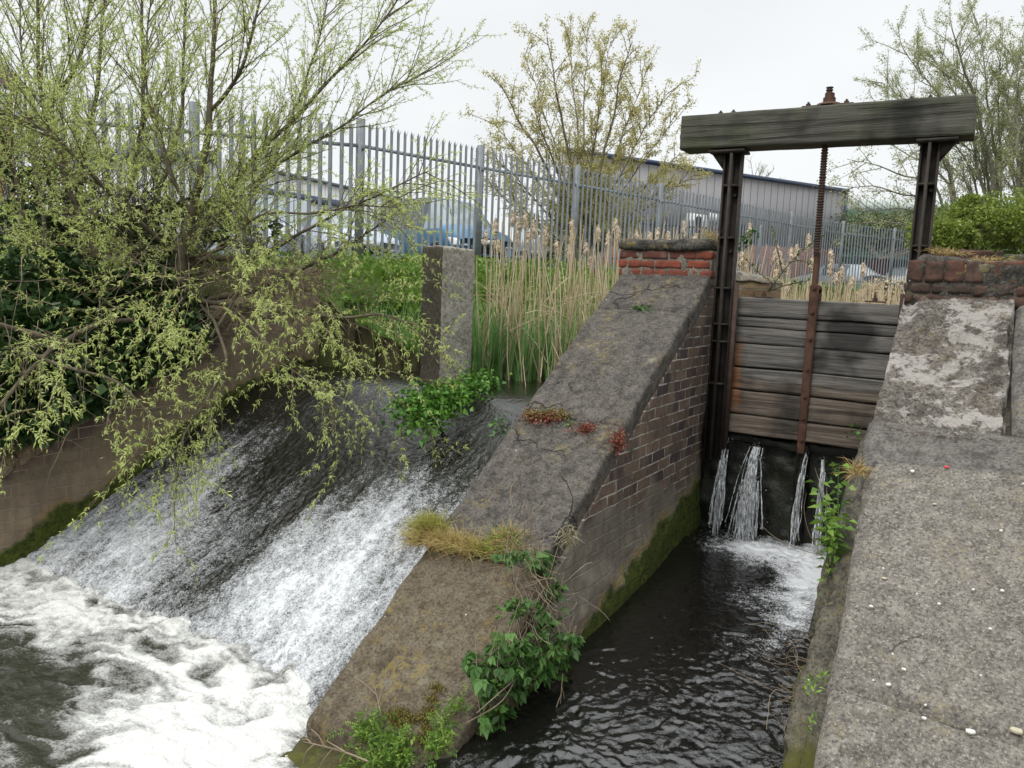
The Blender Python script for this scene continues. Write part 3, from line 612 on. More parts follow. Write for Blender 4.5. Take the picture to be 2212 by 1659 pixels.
uw=thing('boundary_wall','long dark low wall running off to the right behind the abutment','wall',(.6,6.4,0))
b=MB()
for k in range(3): bricks(b,-.1,5.2,6.33,.10+.088*k,.088,.34,.3*k,.2,amp=.012,jit=.005)
b.build('wall_brick',M['capstone'],uw)
b=MB(); b.rbox((-.12,6.35,-.5),(5.2,6.6,.358),res=.08,r=.02,amp=.01); b.build('wall_core',M['capstone'],uw,True)
# ================================================================== LEFT BANK WALL
lw=thing('bank_wall','long brown brick bank wall with mossy foot under the willow on the far side','wall',(-6,4,-2.3))
def lz(Y): return np.minimum(-1.38+.54*(Y-2.82),.05)
ys=np.arange(-1.,5.87,.03); ts=np.linspace(0,1,90); YY,TT=np.meshgrid(ys,ts,indexing='ij'); ZT=lz(YY)-.02; ZZ=-2.7+(ZT+2.7)*TT; q=np.stack([YY*0,YY,ZZ],-1)
lx=lambda Y:-5.87+.03*(Y-5.8)*0
XX=-5.87+.02*fbm(q*3,4)+.007*fbm(q*15,3)+.10*sstep(-1.15,-2.2,ZZ-.3*(YY-4))+.03*sstep(.0,.05,sstep(-1.5,-1.6,ZZ))
b=MB(); b.grid(XX,YY,ZZ); e=ys[-1]
b.grid(np.stack([XX[-1],XX[-1]-.45]),np.stack([YY[-1],YY[-1]]),np.stack([ZZ[-1],ZZ[-1]])); b.build('brick_face',M['wall_l'],lw,True)
M['tanstone']=stone('tan sandstone coping',(.14,.10,.06),(.22,.165,.105),(.27,.22,.15),lamt=.4,white=.3)
b=MB()
for k,(ya,yb) in enumerate([(-.6,.6),(.62,1.8),(1.82,2.9),(2.92,4.0),(4.02,5.05)]):
    c=[(-6.3,ya,lz(ya)-.10),(-5.84,ya,lz(ya)-.10),(-5.84,yb,lz(yb)-.10),(-6.3,yb,lz(yb)-.10),(-6.3,ya,lz(ya)+.03),(-5.84,ya,lz(ya)+.03),(-5.84,yb,lz(yb)+.03),(-6.3,yb,lz(yb)+.03)]
    MB().rough(c,res=.04,r=.025,amp=.012,freq=4.,seed=k*5.).build('coping_slab',M['tanstone'],lw,True)
b=MB()
for k in range(4): b.rbox((-6.26,5.46+.05*(k%2),-.82+.235*k),(-5.825,5.90,-.82+.235*k+.225),res=.03,r=.03,amp=.014,freq=5.,seed=k*5.,rnd=float(rng.random()))
b.build('quoin_stone',M['tanstone'],lw,True)
# ================================================================== CONCRETE PILLAR
pl=thing('concrete_pillar','square pale concrete pillar with lichen standing upright in the water above the weir','pillar',(-4.3,5.9,-1.2))
pa=onY(957,530,5.62); pc=onY(1027,543,5.62)
xl=pa[0]; xr=pc[0]; zt=.30
rc=np.array
# corner nearest the camera at px 948-957; faces: left one dark (towards -X-Y) and right one pale
A=onZ(948,830,-.86); A=np.array([A[0],A[1],0]); 
ang=math.radians(69); ex_=np.array([math.cos(ang),math.sin(ang),0]); ey_=np.array([-math.sin(ang),math.cos(ang),0])
W_=.345; D_=.34
def corner(a,b_,z): q=A+ex_*a+ey_*b_; return (q[0],q[1],z)
ztop=float((P(957,530,1.)*(np.linalg.norm(A[:2])/np.linalg.norm(P(957,530,1.)[:2])))[2])
cs=[corner(0,0,-1.3),corner(W_,0,-1.3),corner(W_,D_,-1.3),corner(0,D_,-1.3),corner(0,0,ztop),corner(W_,0,ztop-.012),corner(W_,D_,ztop-.01),corner(0,D_,ztop)]
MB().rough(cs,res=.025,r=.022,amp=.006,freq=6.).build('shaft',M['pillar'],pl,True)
# ================================================================== SLUICE FRAME
fr=thing('sluice_gantry','heavy grey timber headstock on two black iron posts over the sluice','sluice gantry',(-1.15,5.95,0))
bm=MB()
bm.rough([(-2.135,5.86,1.083),(-.20,5.86,1.068),(-.20,6.10,1.068),(-2.135,6.10,1.083),(-2.132,5.86,1.33),(-.215,5.86,1.32),(-.215,6.10,1.32),(-2.132,6.10,1.33)],res=.016,r=.008,amp=.004,freq=9.,oct=4,aniso=(.25,2,3))
bm.build('beam',M['beam'],fr,True)
def crk(x0,x1,z0,z1):   # long drying cracks in the beam face are flat strips coloured as the shade inside
    n=40; x=np.linspace(x0,x1,n); z=np.linspace(z0,z1,n)+.006*fbm(np.stack([x*3,x*0+z0*9,x*0],-1),3); w_=.0035*np.sin(np.linspace(.15,3,n))**.5
    return x,z,w_
ck=MB()
for a in [(-2.13,-1.2,1.245,1.225),(-1.3,-.22,1.185,1.222),(-2.1,-1.6,1.165,1.155),(-1.75,-.9,1.12,1.135),(-.9,-.3,1.28,1.27)]:
    x,z,w_=crk(*a); ck.grid(np.stack([x,x]),np.full((2,len(x)),5.8515),np.stack([z-w_,z+w_]))
ck.build('drying_crack',plain('crack shadow wood',(.01,.009,.008),.9,0,0,10,0),fr)
def post(x0,x1,name,side):
    p=MB(); y=5.95
    p.box((x0,y,-1.25),(x1,y+.018,1.045))                       # web plate
    p.box((x0,y-.035,-1.25),(x0+.014,y-.001,1.045)); p.box((x1-.014,y-.035,-1.25),(x1,y-.001,1.045))
    xm=(x0+x1)/2
    p.box((xm-.009,y-.085,-1.25),(xm+.009,y-.0005,1.04))        # rib
    for z in ((.80,.42,.05,-.22,-.35,-.67) if side<0 else (.77,.37,-.05)): p.box((x0+.015,y-.075,z),(x1-.015,y-.002,z+.014))
    for z in (.74,.33): p.tube([(xm+.03,y-.03,z),(xm+.03,y,z)],.013,6)
    p.box((x0-.10 if side<0 else x0-.02,y-.09,1.046),(x1+.02 if side<0 else x1+.10,y+.09,1.064))   # head plate
    q=MB()
    if side<0: q.prism([(x0-.002,y-.03,1.045),(x0-.09,y-.03,1.045),(x0-.002,y-.03,.93)],(0,.06,0))
    else: q.prism([(x1+.002,y-.03,1.045),(x1+.002,y-.03,.93),(x1+.09,y-.03,1.045)],(0,.06,0))
    o=p.build('post',M['iron'],fr); q.build('bracket',M['iron'],o); return o
post(-1.805,-1.665,'l',-1); post(-.505,-.385,'r',1)
g=MB(); g.box((-1.662,5.925,-1.15),(-1.628,5.945,.10)); g.box((-1.662,5.946,-1.15),(-1.650,6.0,.10)); g.build('guide_angle',M['rustdark'],fr)
g=MB(); g.box((-.535,5.925,-1.15),(-.507,5.945,.06)); g.build('guide_angle',M['rustdark'],fr)
# lifting gear on the beam
xr_=-1.105
pp=MB(); pp.rbox((xr_-.17,5.90,1.325),(xr_+.17,6.05,1.340),res=.03,r=.004,amp=.001); pp.build('bearing_plate',M['rustdark'],fr)
pp=MB(); pp.tube([(xr_,5.97,1.34),(xr_,5.97,1.352),(xr_,5.97,1.362)],[.085,.08,.05],16); pp.tube([(xr_,5.97,1.36),(xr_,5.97,1.395)],.044,6); pp.tube([(xr_,5.97,1.395),(xr_,5.97,1.425)],.034,6); pp.build('lifting_nut',M['rust'],fr)
for dx,dz in ((-.13,1.34),(.12,1.34),(-.75,1.33),(-.655,1.33),(.52,1.322),(.63,1.322),(-.70+.0,1.33)):
    if dx==-.70: continue
    bq=MB(); bq.tube([(xr_+dx,5.93,dz-.004),(xr_+dx,5.93,dz+.016)],.017,6); bq.tube([(xr_+dx,5.93,dz+.016),(xr_+dx,5.93,dz+.028)],.008,6); bq.build('bolt',M['rustdark'],fr)
# ------------------------------------------------------------------ the gate itself
gt=thing('sluice_gate','wooden sluice gate of weathered horizontal boards with a rusty iron strap and screw','sluice gate',(-1.1,6.02,-1.0))
zs=[.0,-.142,-.225,-.345,-.525,-.700,-.885,-1.035]
pk=MB()
for k in range(len(zs)-1):
    zt_,zb=zs[k]-.004,zs[k+1]+.004; dl=-.05*(k>=5)*.6; yo=[0,.012,.002,.008,0,-.012,-.02][k]
    pk.rough([(-1.65,5.985+yo,zb),(-.44,5.985+yo,zb-.012),(-.44,6.06,zb-.012),(-1.65,6.06,zb),(-1.65,5.985+yo,zt_),(-.44,5.985+yo,zt_-.012),(-.44,6.06,zt_-.012),(-1.65,6.06,zt_)],res=.0145,r=.009,amp=.0085,freq=8.,seed=k*13.,oct=4,rnd=k/7,aniso=(.22,2,3.2))
pk.build('gate_board',M['plank'],gt,True)
bk=MB(); bk.box((-1.645,6.045,-1.03),(-.445,6.075,-.015)); bk.build('gap_light_block',M['iron'],gt)  # added dark sheet that stops light showing through the board gaps
st=MB(); st.rough([(-1.123,5.955,-1.13),(-1.068,5.955,-1.13),(-1.068,5.972,-1.13),(-1.123,5.972,-1.13),(-1.128,5.955,.08),(-1.062,5.955,.08),(-1.062,5.972,.08),(-1.128,5.972,.08)],res=.02,r=.004,amp=.0015,freq=10.)
st.tube([(-1.095,5.955,.08),(-1.095,5.972,.08)],.034,18); strap=st.build('lifting_strap',M['rust'],gt)
st=MB(); st.tube([(-1.086,6.0,.07),(-1.086,6.016,.07)],.036,18); st.box((-1.12,6.0,-.06),(-1.052,6.016,.07)); st.build('rear_strap',M['rust'],gt)
for z in (.082,-.09,-.28,-.50,-.70,-.86,-1.02):
    b=MB(); b.tube([(-1.095,5.955,z),(-1.095,5.948,z)],.018,10); b.tube([(-1.095,5.948,z),(-1.095,5.934,z)],.011,6); b.build('bolt',M['rust'],strap)
sc=MB(); sc.tube([(-1.098,5.985,.06),(-1.100,5.985,.33)],.0225,8); rod=sc.build('screw_shaft',M['rust'],gt)
sc=MB(); zz=np.arange(.32,1.47,.0045); rr=.0215+.0032*np.sign(np.sin(zz/.0185*2*math.pi)); sc.tube(np.stack([-1.102-.008*zz/1.4+0*zz,5.975+0*zz,zz],1),rr,12); sc.build('thread',M['rustdark'],rod)
for xb_ in (-1.46,-.70):
    b=MB(); b.box((xb_-.06,5.99,-.004),(xb_+.06,6.06,.006)); b.tube([(xb_,6.02,.006),(xb_,6.02,.026)],.018,6); b.tube([(xb_,6.02,.026),(xb_,6.02,.042)],.010,6); b.build('hanger_plate',M['rustdark'],gt)
# wet stone sill under the gate, the deep recess's darkness put into its colour
wetm=stone('wet stone with recess shade',(.006,.006,.005),(.014,.015,.010),(.022,.026,.012),lamt=.3,white=0,lich=(.02,.035,.006)); wetm.node_tree.nodes['Principled BSDF'].inputs['Roughness'].default_value=.35
sl_=thing('sluice_sill','dripping wet stone sill painted with recess shade under the sluice gate','sill',(-1.1,6.2,-2.3))
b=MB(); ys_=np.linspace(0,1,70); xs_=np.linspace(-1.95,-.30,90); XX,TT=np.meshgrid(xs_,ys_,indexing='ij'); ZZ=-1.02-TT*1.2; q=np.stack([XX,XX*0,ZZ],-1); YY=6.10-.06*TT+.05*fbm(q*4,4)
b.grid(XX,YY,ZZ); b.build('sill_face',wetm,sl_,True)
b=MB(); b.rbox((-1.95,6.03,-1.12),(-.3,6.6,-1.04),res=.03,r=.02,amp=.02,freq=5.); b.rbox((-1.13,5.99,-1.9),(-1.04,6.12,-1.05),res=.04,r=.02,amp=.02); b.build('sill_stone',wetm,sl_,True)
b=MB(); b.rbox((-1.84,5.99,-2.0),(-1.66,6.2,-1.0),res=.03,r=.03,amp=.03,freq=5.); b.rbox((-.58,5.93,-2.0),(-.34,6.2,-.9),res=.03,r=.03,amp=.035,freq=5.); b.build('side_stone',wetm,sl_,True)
# ------------------------------------------------------------------ water jets
def jetm():
    t=NT('falling water'); n=t.noise(1.,4,.7,stretch=(70,70,16)); col=t.ramp(n,(.35,(.12,.125,.13)),(.62,(.75,.78,.80)))
    mm=t.pbr(col,.12,None,spec=.6)
    tr=t.n('ShaderNodeBsdfTransparent'); mx=t.n('ShaderNodeMixShader'); t.l(t.ramp(n,(.36,.85),(.60,.10)),mx.inputs[0]); t.l(t.p.outputs[0],mx.inputs[1]); t.l(tr.outputs[0],mx.inputs[2]); t.l(mx.outputs[0],t.out.inputs[0]); return mm
M['jet']=jetm()
ico_v=[];ico_f=[]
def drop(mb,c,r,el=1.5):
    v=np.array([(1,0,0),(-1,0,0),(0,1,0),(0,-1,0),(0,0,el),(0,0,-el)])*r+c
    mb.add(v,[(0,2,4),(2,1,4),(1,3,4),(3,0,4),(2,0,5),(1,2,5),(3,1,5),(0,3,5)])
def jet(px0,px1,label,wid,n,top=-1.03,bot=-1.84,fall=.10):
    a=onY(px0[0],px0[1],5.99); e=onY(px1[0],px1[1],5.84)
    t=thing('water_jet',label,'water jet',(float(a[0]),5.95,-1.8))
    m1=MB(); m2=MB()
    for k in range(n):
        s=np.linspace(0,1,16)**.8; u=rng.normal()*wid; z=a[2]+.02+(bot-a[2])*s
        x=a[0]+(e[0]-a[0])*s**.5+u*(.4+.9*s)+.010*fbm(np.stack([s*5,s*0+k*3.3,s*0],-1),3)*(1+s); y=6.00-.16*s**.5+rng.normal()*.012*(.5+s)+.008*fbm(np.stack([s*5+9,s*0+k*3.3,s*0],-1),3)
        i0=int(rng.integers(0,5)); i1=16-int(rng.integers(0,4))
        r=(.002+.0045*rng.random()**2)*(.35+.65*np.abs(np.sin(s*9+k)))+.0007
        m1.tube(np.stack([x,y,z],1)[i0:i1],r[i0:i1],5,cap=True)
        for _ in range(8):
            j=rng.random(); i=int(j*15); drop(m2,np.array([x[i],y[i],z[i]])+rng.normal(size=3)*[wid*.7,.02,.02],.0012+.003*rng.random()**2)
    m1.build('stream',M['jet'],t,True); m2.build('spray',M['jet'],t,True)['kind']='stuff'
jet((1572,952),(1541,1150),'thin broken water jet furthest left beneath the gate',.020,30)
jet((1634,972),(1603,1165),'widest white water jet pouring left of the iron strap',.044,90)
jet((1742,985),(1711,1180),'thin slanting water jet just right of the iron strap',.013,18)
jet((1778,1000),(1764,1190),'narrow water jet close to the right hand wall',.016,26)
# ================================================================== PALISADE FENCES
def pale(mb,p,u,nrm,h,w=.062):
    # u: along the fence, nrm: towards the viewer side
    prof=[(-w/2,-.004),(-w*.2,.016),(w*.2,.016),(w/2,-.004)]; hs=[h-.06,h-.10,h-.10,h-.06]
    base=[p+u*a+nrm*b for a,b in prof]; top=[q+np.array([0,0,hh]) for q,hh in zip(base,hs)]
    jt=rng.normal()*.004
    tips=[p+u*(-w*.62)+nrm*.030+np.array([0,0,h-.01]),p+nrm*.0+np.array([0,0,h+.0]),p+u*(w*.62)+nrm*.030+np.array([0,0,h-.01])]
    V=base+top+tips
    mb.add(np.array(V)+u*jt,[(0,1,5,4),(1,2,6,5),(2,3,7,6),(4,5,8),(5,6,9),(6,7,10)])
def palisade(name,label,pts,H,mat,pitch=.155,rails=(.22,.80),postw=.10,group=None,rear=False):
    pts=[np.array(p,float) for p in pts]; t=thing(name,label,'fence',tuple(pts[len(pts)//2]),group)
    for a,b in zip(pts[:-1],pts[1:]):
        d=b-a; Lh=np.linalg.norm(d[:2]); u=np.array([d[0],d[1],0])/Lh; nrm=np.array([u[1],-u[0],0])
        if nrm@(-a)<0: nrm=-nrm
        n=max(int(round(Lh/pitch)),2); mb=MB()
        for k in range(1,n):
            s=k/n; p=a+d*s; p[2]-=.02; pale(mb,p+nrm*(.035 if not rear else -.02),u,nrm,H+.02)
        mb.build('pale_panel',mat,t)
        for f in rails:
            q0,q1=a+[0,0,H*f],b+[0,0,H*f]; r_=MB(); hw=.025
            r_.hexa([q0-nrm*.005+[0,0,-hw],q0+nrm*.02+[0,0,-hw],q1+nrm*.02+[0,0,-hw],q1-nrm*.005+[0,0,-hw],q0-nrm*.005+[0,0,hw],q0+nrm*.02+[0,0,hw],q1+nrm*.02+[0,0,hw],q1-nrm*.005+[0,0,hw]]); r_.build('rail',mat,t)
    for p in pts:
        r_=MB(); w_=postw/2; r_.box((p[0]-w_*.9,p[1]-w_,p[2]-.3),(p[0]+w_*.9,p[1]+w_,p[2]+H+.03)); r_.box((p[0]-w_*.5,p[1]-w_*.5,p[2]+H*.8),(p[0]+w_*1.3,p[1]+w_*.5,p[2]+H*.8+.06)); r_.build('post',M['galvdark'],t)
    return t
fn=palisade('palisade_fence','long galvanised palisade fence with spiked pales along the embankment top above the reeds',FEN,2.1,M['galv'],rails=(.05,.83))
palisade('palisade_fence','shorter stretch of palisade fence turning away to the right behind the gate posts',[(-4.37,27.75,.40),(-3.1,30.3,.40),(-1.9,32.8,.36),(-.6,35.3,.32),(.7,37.8,.3)],2.13,M['galv'],rails=(.12,.83))
palisade('palisade_fence','dark far palisade fence across the yard in front of the brick plinth',[(-15.2,25.5,.9),(-13.3,27.2,1.0),(-11.6,29.0,1.05),(-9.9,31.0,1.05),(-8.4,33.2,1.0)],1.9,M['darkfence'],rails=(.12,.83),pitch=.16,rear=True)
# white warning plates on the fence
b=MB(); q=np.array([-6.12,21.1,1.95])
pt=thing('warning_plate','small blank white plate wired to the fence above the left pier','plate',tuple(onY(1486+0,472,23.2)))
c=onY(1534,468,22.2); u=np.array([.226,.974,0]); n_=np.array([.974,-.226,0]);
for k,(du,dz,rr_) in enumerate([(-.12,.0,.1),(.14,-.01,-.08)]):
    p=c+n_*.12+u*du; b.hexa([p+u*-.11+[0,0,-.17],p+u*.11+[0,0,-.17],p+u*.11+n_*.01+[0,0,-.17],p+u*-.11+n_*.01+[0,0,-.17],p+u*-.11+[0,0,.08],p+u*.11+[0,0,.08],p+u*.11+n_*.01+[0,0,.08],p+u*-.11+n_*.01+[0,0,.08]])
b.build('plate',plain('white enamel',(.75,.75,.74),.5,0,.05),pt); pt.location=tuple(c); 
for ch in pt.children: ch.location=Vector(-np.array(c))+Vector(pt['_o'])
# ================================================================== BUILDINGS
def cladding(name,c,pitch=.30,dirx=(.3,.95)):
    t=NT(name); x,y,z=t.xyz(); u=t.math('ADD',t.math('MULTIPLY',x,dirx[0]),t.math('MULTIPLY',y,dirx[1])); f=t.math('FRACT',t.math('DIVIDE',u,pitch))
    g=t.ramp(f,(.0,0),(.04,1),(.93,1),(.97,0)); col=t.mix(t.ramp(t.noise(.8,4,.6,stretch=(1,1,.3)),(.35,0),(.7,1)),tuple(k*.9 for k in c),tuple(k*1.08 for k in c))
    col=t.mix(g,tuple(k*.45 for k in c),col); return t.pbr(col,.55,t.bump(g,.8,.05),spec=.4)
M['clad']=cladding('grey steel cladding',(.34,.33,.34),.55)
M['clad_w']=cladding('cream steel cladding',(.66,.66,.64),.6)
M['blue']=plain('blue painted trim',(.025,.045,.095),.45,0,.1,3,0)
def extwall(mb,a,b,z0,z1,th=.12,z0b=None,z1b=None):
    a=np.array(a,float);b=np.array(b,float); d=(b-a)/np.linalg.norm(b-a); n=np.array([-d[1],d[0]])*th
    z0b=z0 if z0b is None else z0b; z1b=z1 if z1b is None else z1b
    mb.hexa([(a[0],a[1],z0),(b[0],b[1],z0b),(b[0]+n[0],b[1]+n[1],z0b),(a[0]+n[0],a[1]+n[1],z0),(a[0],a[1],z1),(b[0],b[1],z1b),(b[0]+n[0],b[1]+n[1],z1b),(a[0]+n[0],a[1]+n[1],z1)])
s_=.7
def bld_pt(px,py,s,H):
    lo,hi=1.,300.
    for _ in range(50):
        m_=(lo+hi)/2; q=P(px,py,m_)
        qt=q+np.array([0,0,H]); d=qt@FW; yt=CY-F*(qt@U2)/d
        if yt<s: lo=m_
        else: hi=m_
    return q
W1=bld_pt(1208,507,326,3.15); W2=bld_pt(1817,541,414,3.15)
# keep the eave and plinth level along the wall
zp=(W1[2]+W2[2])/2
wh=thing('warehouse','grey clad warehouse with blue eaves and brick plinth behind the tree','warehouse',(float((W1[0]+W2[0])/2),float((W1[1]+W2[1])/2),.4))
a,b2=W1,W2
m1=MB(); extwall(m1,a[:2],b2[:2],a[2],a[2]+3.15,z0b=b2[2],z1b=b2[2]+3.15,th=.2)
dv=(b2-a)[:2]; dv/=np.linalg.norm(dv); nv=np.array([-dv[1],dv[0]])
if nv@a[:2]<0: nv=-nv
rv=a[:2]/np.linalg.norm(a[:2]); rv=rv+np.array([.12,.03]); rv/=np.linalg.norm(rv)
extwall(m1,b2[:2]+rv*.25,b2[:2]+rv*20,-.4,b2[2]+3.15,th=.2); extwall(m1,a[:2]+rv*.25,a[:2]+rv*20,-.4,a[2]+3.15,th=.2)
m1.build('wall',M['clad'],wh)
m1=MB(); e1,e2=a+[0,0,3.15],b2+[0,0,3.15]; off=np.array([nv[0],nv[1],0]); R3=np.array([rv[0],rv[1],0])
m1.hexa([e1-off*.18-[0,0,.05],e2-off*.18-[0,0,.05],e2+off*.3-[0,0,.05],e1+off*.3-[0,0,.05],e1-off*.18+[0,0,.12],e2-off*.18+[0,0,.12],e2+off*.3+[0,0,.2],e1+off*.3+[0,0,.2]]); m1.build('gutter',M['blue'],wh)
m1=MB(); m1.hexa([e1+[0,0,.05]+off*.3,e2+[0,0,.05]+off*.3,e2+R3*20+[0,0,1.2],e1+R3*20+[0,0,1.2],e1+[0,0,.15]+off*.3,e2+[0,0,.15]+off*.3,e2+R3*20+[0,0,1.3],e1+R3*20+[0,0,1.3]]); m1.build('roof',plain('grey roof sheet',(.25,.25,.25),.7),wh)
m1=MB(); extwall(m1,a[:2]-nv*.05,b2[:2]-nv*.05,-.5,a[2],z0b=-.5,z1b=b2[2],th=.25)
bp=NT('red plinth brick'); x,y,z=bp.xyz(); bt=bp.n('ShaderNodeTexBrick'); bp.l(bp.comb(bp.math('ADD',bp.math('MULTIPLY',x,dv[0]),bp.math('MULTIPLY',y,dv[1])),z,0.),bt.inputs[0]); bt.inputs['Scale'].default_value=1; bt.inputs['Brick Width'].default_value=.23; bt.inputs['Row Height'].default_value=.08; bt.inputs['Mortar Size'].default_value=.008
bt.inputs['Color1'].default_value=(.22,.06,.04,1); bt.inputs['Color2'].default_value=(.30,.09,.06,1); bt.inputs['Mortar'].default_value=(.3,.25,.22,1); bp.pbr(bt.outputs[0],.85)
m1.build('brick_plinth',bp.m,wh)
m1=MB(); q=b2[:2]-nv*.06; extwall(m1,q-dv*.12,q+dv*.14,b2[2]-.2,b2[2]+3.1,th=.3); m1.build('corner_trim',M['blue'],wh)
# air conditioning unit on the wall
def onwall(px,py,off=.0):
    r=P(px,py,1.); n3=np.array([nv[0],nv[1],0]); k=((a-n3*off)@n3)/(r@n3); return r*k
ac=thing('air_conditioner','white air conditioning unit with round fan grille on the grey warehouse wall','air conditioner',tuple(onwall(1508,493,.3)))
c=onwall(1508,493,.35); dv3=np.array([dv[0],dv[1],0]); nv3=np.array([nv[0],nv[1],0]); h_,w_=.62,.55
m1=MB(); m1.hexa([c-dv3*w_-[0,0,h_],c+dv3*w_-[0,0,h_],c+dv3*w_+nv3*.3-[0,0,h_],c-dv3*w_+nv3*.3-[0,0,h_],c-dv3*w_+[0,0,h_],c+dv3*w_+[0,0,h_],c+dv3*w_+nv3*.3+[0,0,h_],c-dv3*w_+nv3*.3+[0,0,h_]]); m1.build('casing',plain('white metal',(.7,.7,.68),.5,0,.08),ac)
m1=MB()
for zo in (.3,-.28):
    m1.tube([c-nv3*.012+[0,0,zo],c+nv3*.004+[0,0,zo]],.24,20)
m1.build('fan_grille',M['darkfence'],ac)
# left hand buildings
lb=thing('factory_unit','pale clad factory building with blue fascia far left behind the willow','building',(-30,22,.4))
q1=bld_pt(150,520,328,3.2); q2=bld_pt(475,520,334,3.2); 
m1=MB(); extwall(m1,q1[:2],q2[:2],-.5,q1[2]+3.2,z1b=q2[2]+3.2); d2=(q2-q1)[:2]; d2/=np.linalg.norm(d2); n2=np.array([-d2[1],d2[0]])
extwall(m1,q2[:2]+n2*.13,q2[:2]+n2*12,-.5,q2[2]+3.2); m1.build('wall',M['clad_w'],lb)
m1=MB(); extwall(m1,q1[:2]-n2*.15,q2[:2]-n2*.15,q1[2]+2.95,q1[2]+3.3,z0b=q2[2]+2.95,z1b=q2[2]+3.3,th=.5); m1.build('fascia',M['blue'],lb)
lb2=thing('trade_unit','long cream trade building with a grey roof edge receding behind the parked vans','building',(-26,30,.4))
r1=bld_pt(478,520,345,4.0); r2=bld_pt(985,545,455,4.0)
m1=MB(); extwall(m1,r1[:2],r2[:2],-.5,r1[2]+4.0,z1b=r2[2]+4.); d3=(r2-r1)[:2]; d3/=np.linalg.norm(d3); n3=np.array([-d3[1],d3[0]])
m1.build('wall',M['clad_w'],lb2)
m1=MB(); extwall(m1,r1[:2]-n3*.2,r2[:2]-n3*.2,r1[2]+3.85,r1[2]+4.05,z0b=r2[2]+3.85,z1b=r2[2]+4.05,th=.6); m1.build('gutter',plain('dark grey trim',(.12,.13,.14),.6),lb2)
m1=MB(); extwall(m1,r1[:2]-n3*.14,(r1+(r2-r1)*.42)[:2]-n3*.14,r1[2]+2.55,r1[2]+3.0,z0b=r1[2]+(r2[2]-r1[2])*.42+2.55,z1b=r1[2]+(r2[2]-r1[2])*.42+3.0,th=.1); m1.build('sign_band',M['blue'],lb2)
bh=thing('brick_house','orange brick house end glimpsed through the willow at the far left edge','house',(-22,7,0))
h1=P(-90,540,17.5); h2=P(38,540,18.5); m1=MB(); extwall(m1,h1[:2],h2[:2],-.5,P(0,200,18)[2]); d4=(h2-h1)[:2]; d4/=np.linalg.norm(d4); n4=np.array([-d4[1],d4[0]]); extwall(m1,h2[:2]+n4*.15,h2[:2]+n4*8,-.5,P(0,200,18)[2]); m1.build('wall',plain('orange brick',(.34,.20,.10),.85,0,.2,3),bh)
m1=MB(); zt_=P(0,200,18)[2]; A0=np.array([*(h1[:2]-n4*.3-d4*.3),zt_]);B0=np.array([*(h2[:2]-n4*.3+d4*.3),zt_]); N4=np.array([*n4,0]); m1.hexa([A0,B0,B0+N4*4+[0,0,2.2],A0+N4*4+[0,0,2.2],A0+[0,0,.1],B0+[0,0,.1],B0+N4*4+[0,0,2.35],A0+N4*4+[0,0,2.35]]); m1.build('roof',plain('brown roof tile',(.10,.06,.05),.85),bh)
gb=thing('green_shed','long low green building with a pale translucent roof strip on the right horizon','building',(15,70,0))
g1=P(1800,455,78); g2=P(2420,455,60); zt_=g1[2]
m1=MB(); extwall(m1,g1[:2],g2[:2],-.5,zt_-.0,z1b=g2[2]); m1.build('wall',plain('green steel',(.05,.10,.07),.6),gb)
m1=MB(); d5=(g2-g1)[:2]; d5/=np.linalg.norm(d5); n5=np.array([-d5[1],d5[0]]); extwall(m1,g1[:2]+n5*.5,g2[:2]+n5*.5,zt_,zt_+1.1,z0b=g2[2],z1b=g2[2]+.85,th=2.); m1.build('roof',cladding('pale green roof',(.50,.56,.53),.6,(.9,.2)),gb)
m1=MB(); 
# coloured steel containers seen through the right fence
ct=thing('steel_container','dull red and grey steel container behind the right stretch of fence','container',(-.5,45,.3)); c=P(1925,560,42); m1.box((c[0]-1.1,c[1],.2),(c[0]-.2,c[1]+3,2.35)); m1.build('red_side',plain('red paint',(.20,.07,.06),.6),ct); m1=MB(); m1.box((c[0]-.19,c[1]+.1,.2),(c[0]+5,c[1]+3,2.3)); m1.box((c[0]-4.5,c[1]+.2,.2),(c[0]-1.11,c[1]+3,2.4)); m1.build('green_side',plain('green grey paint',(.12,.19,.17),.6),ct)
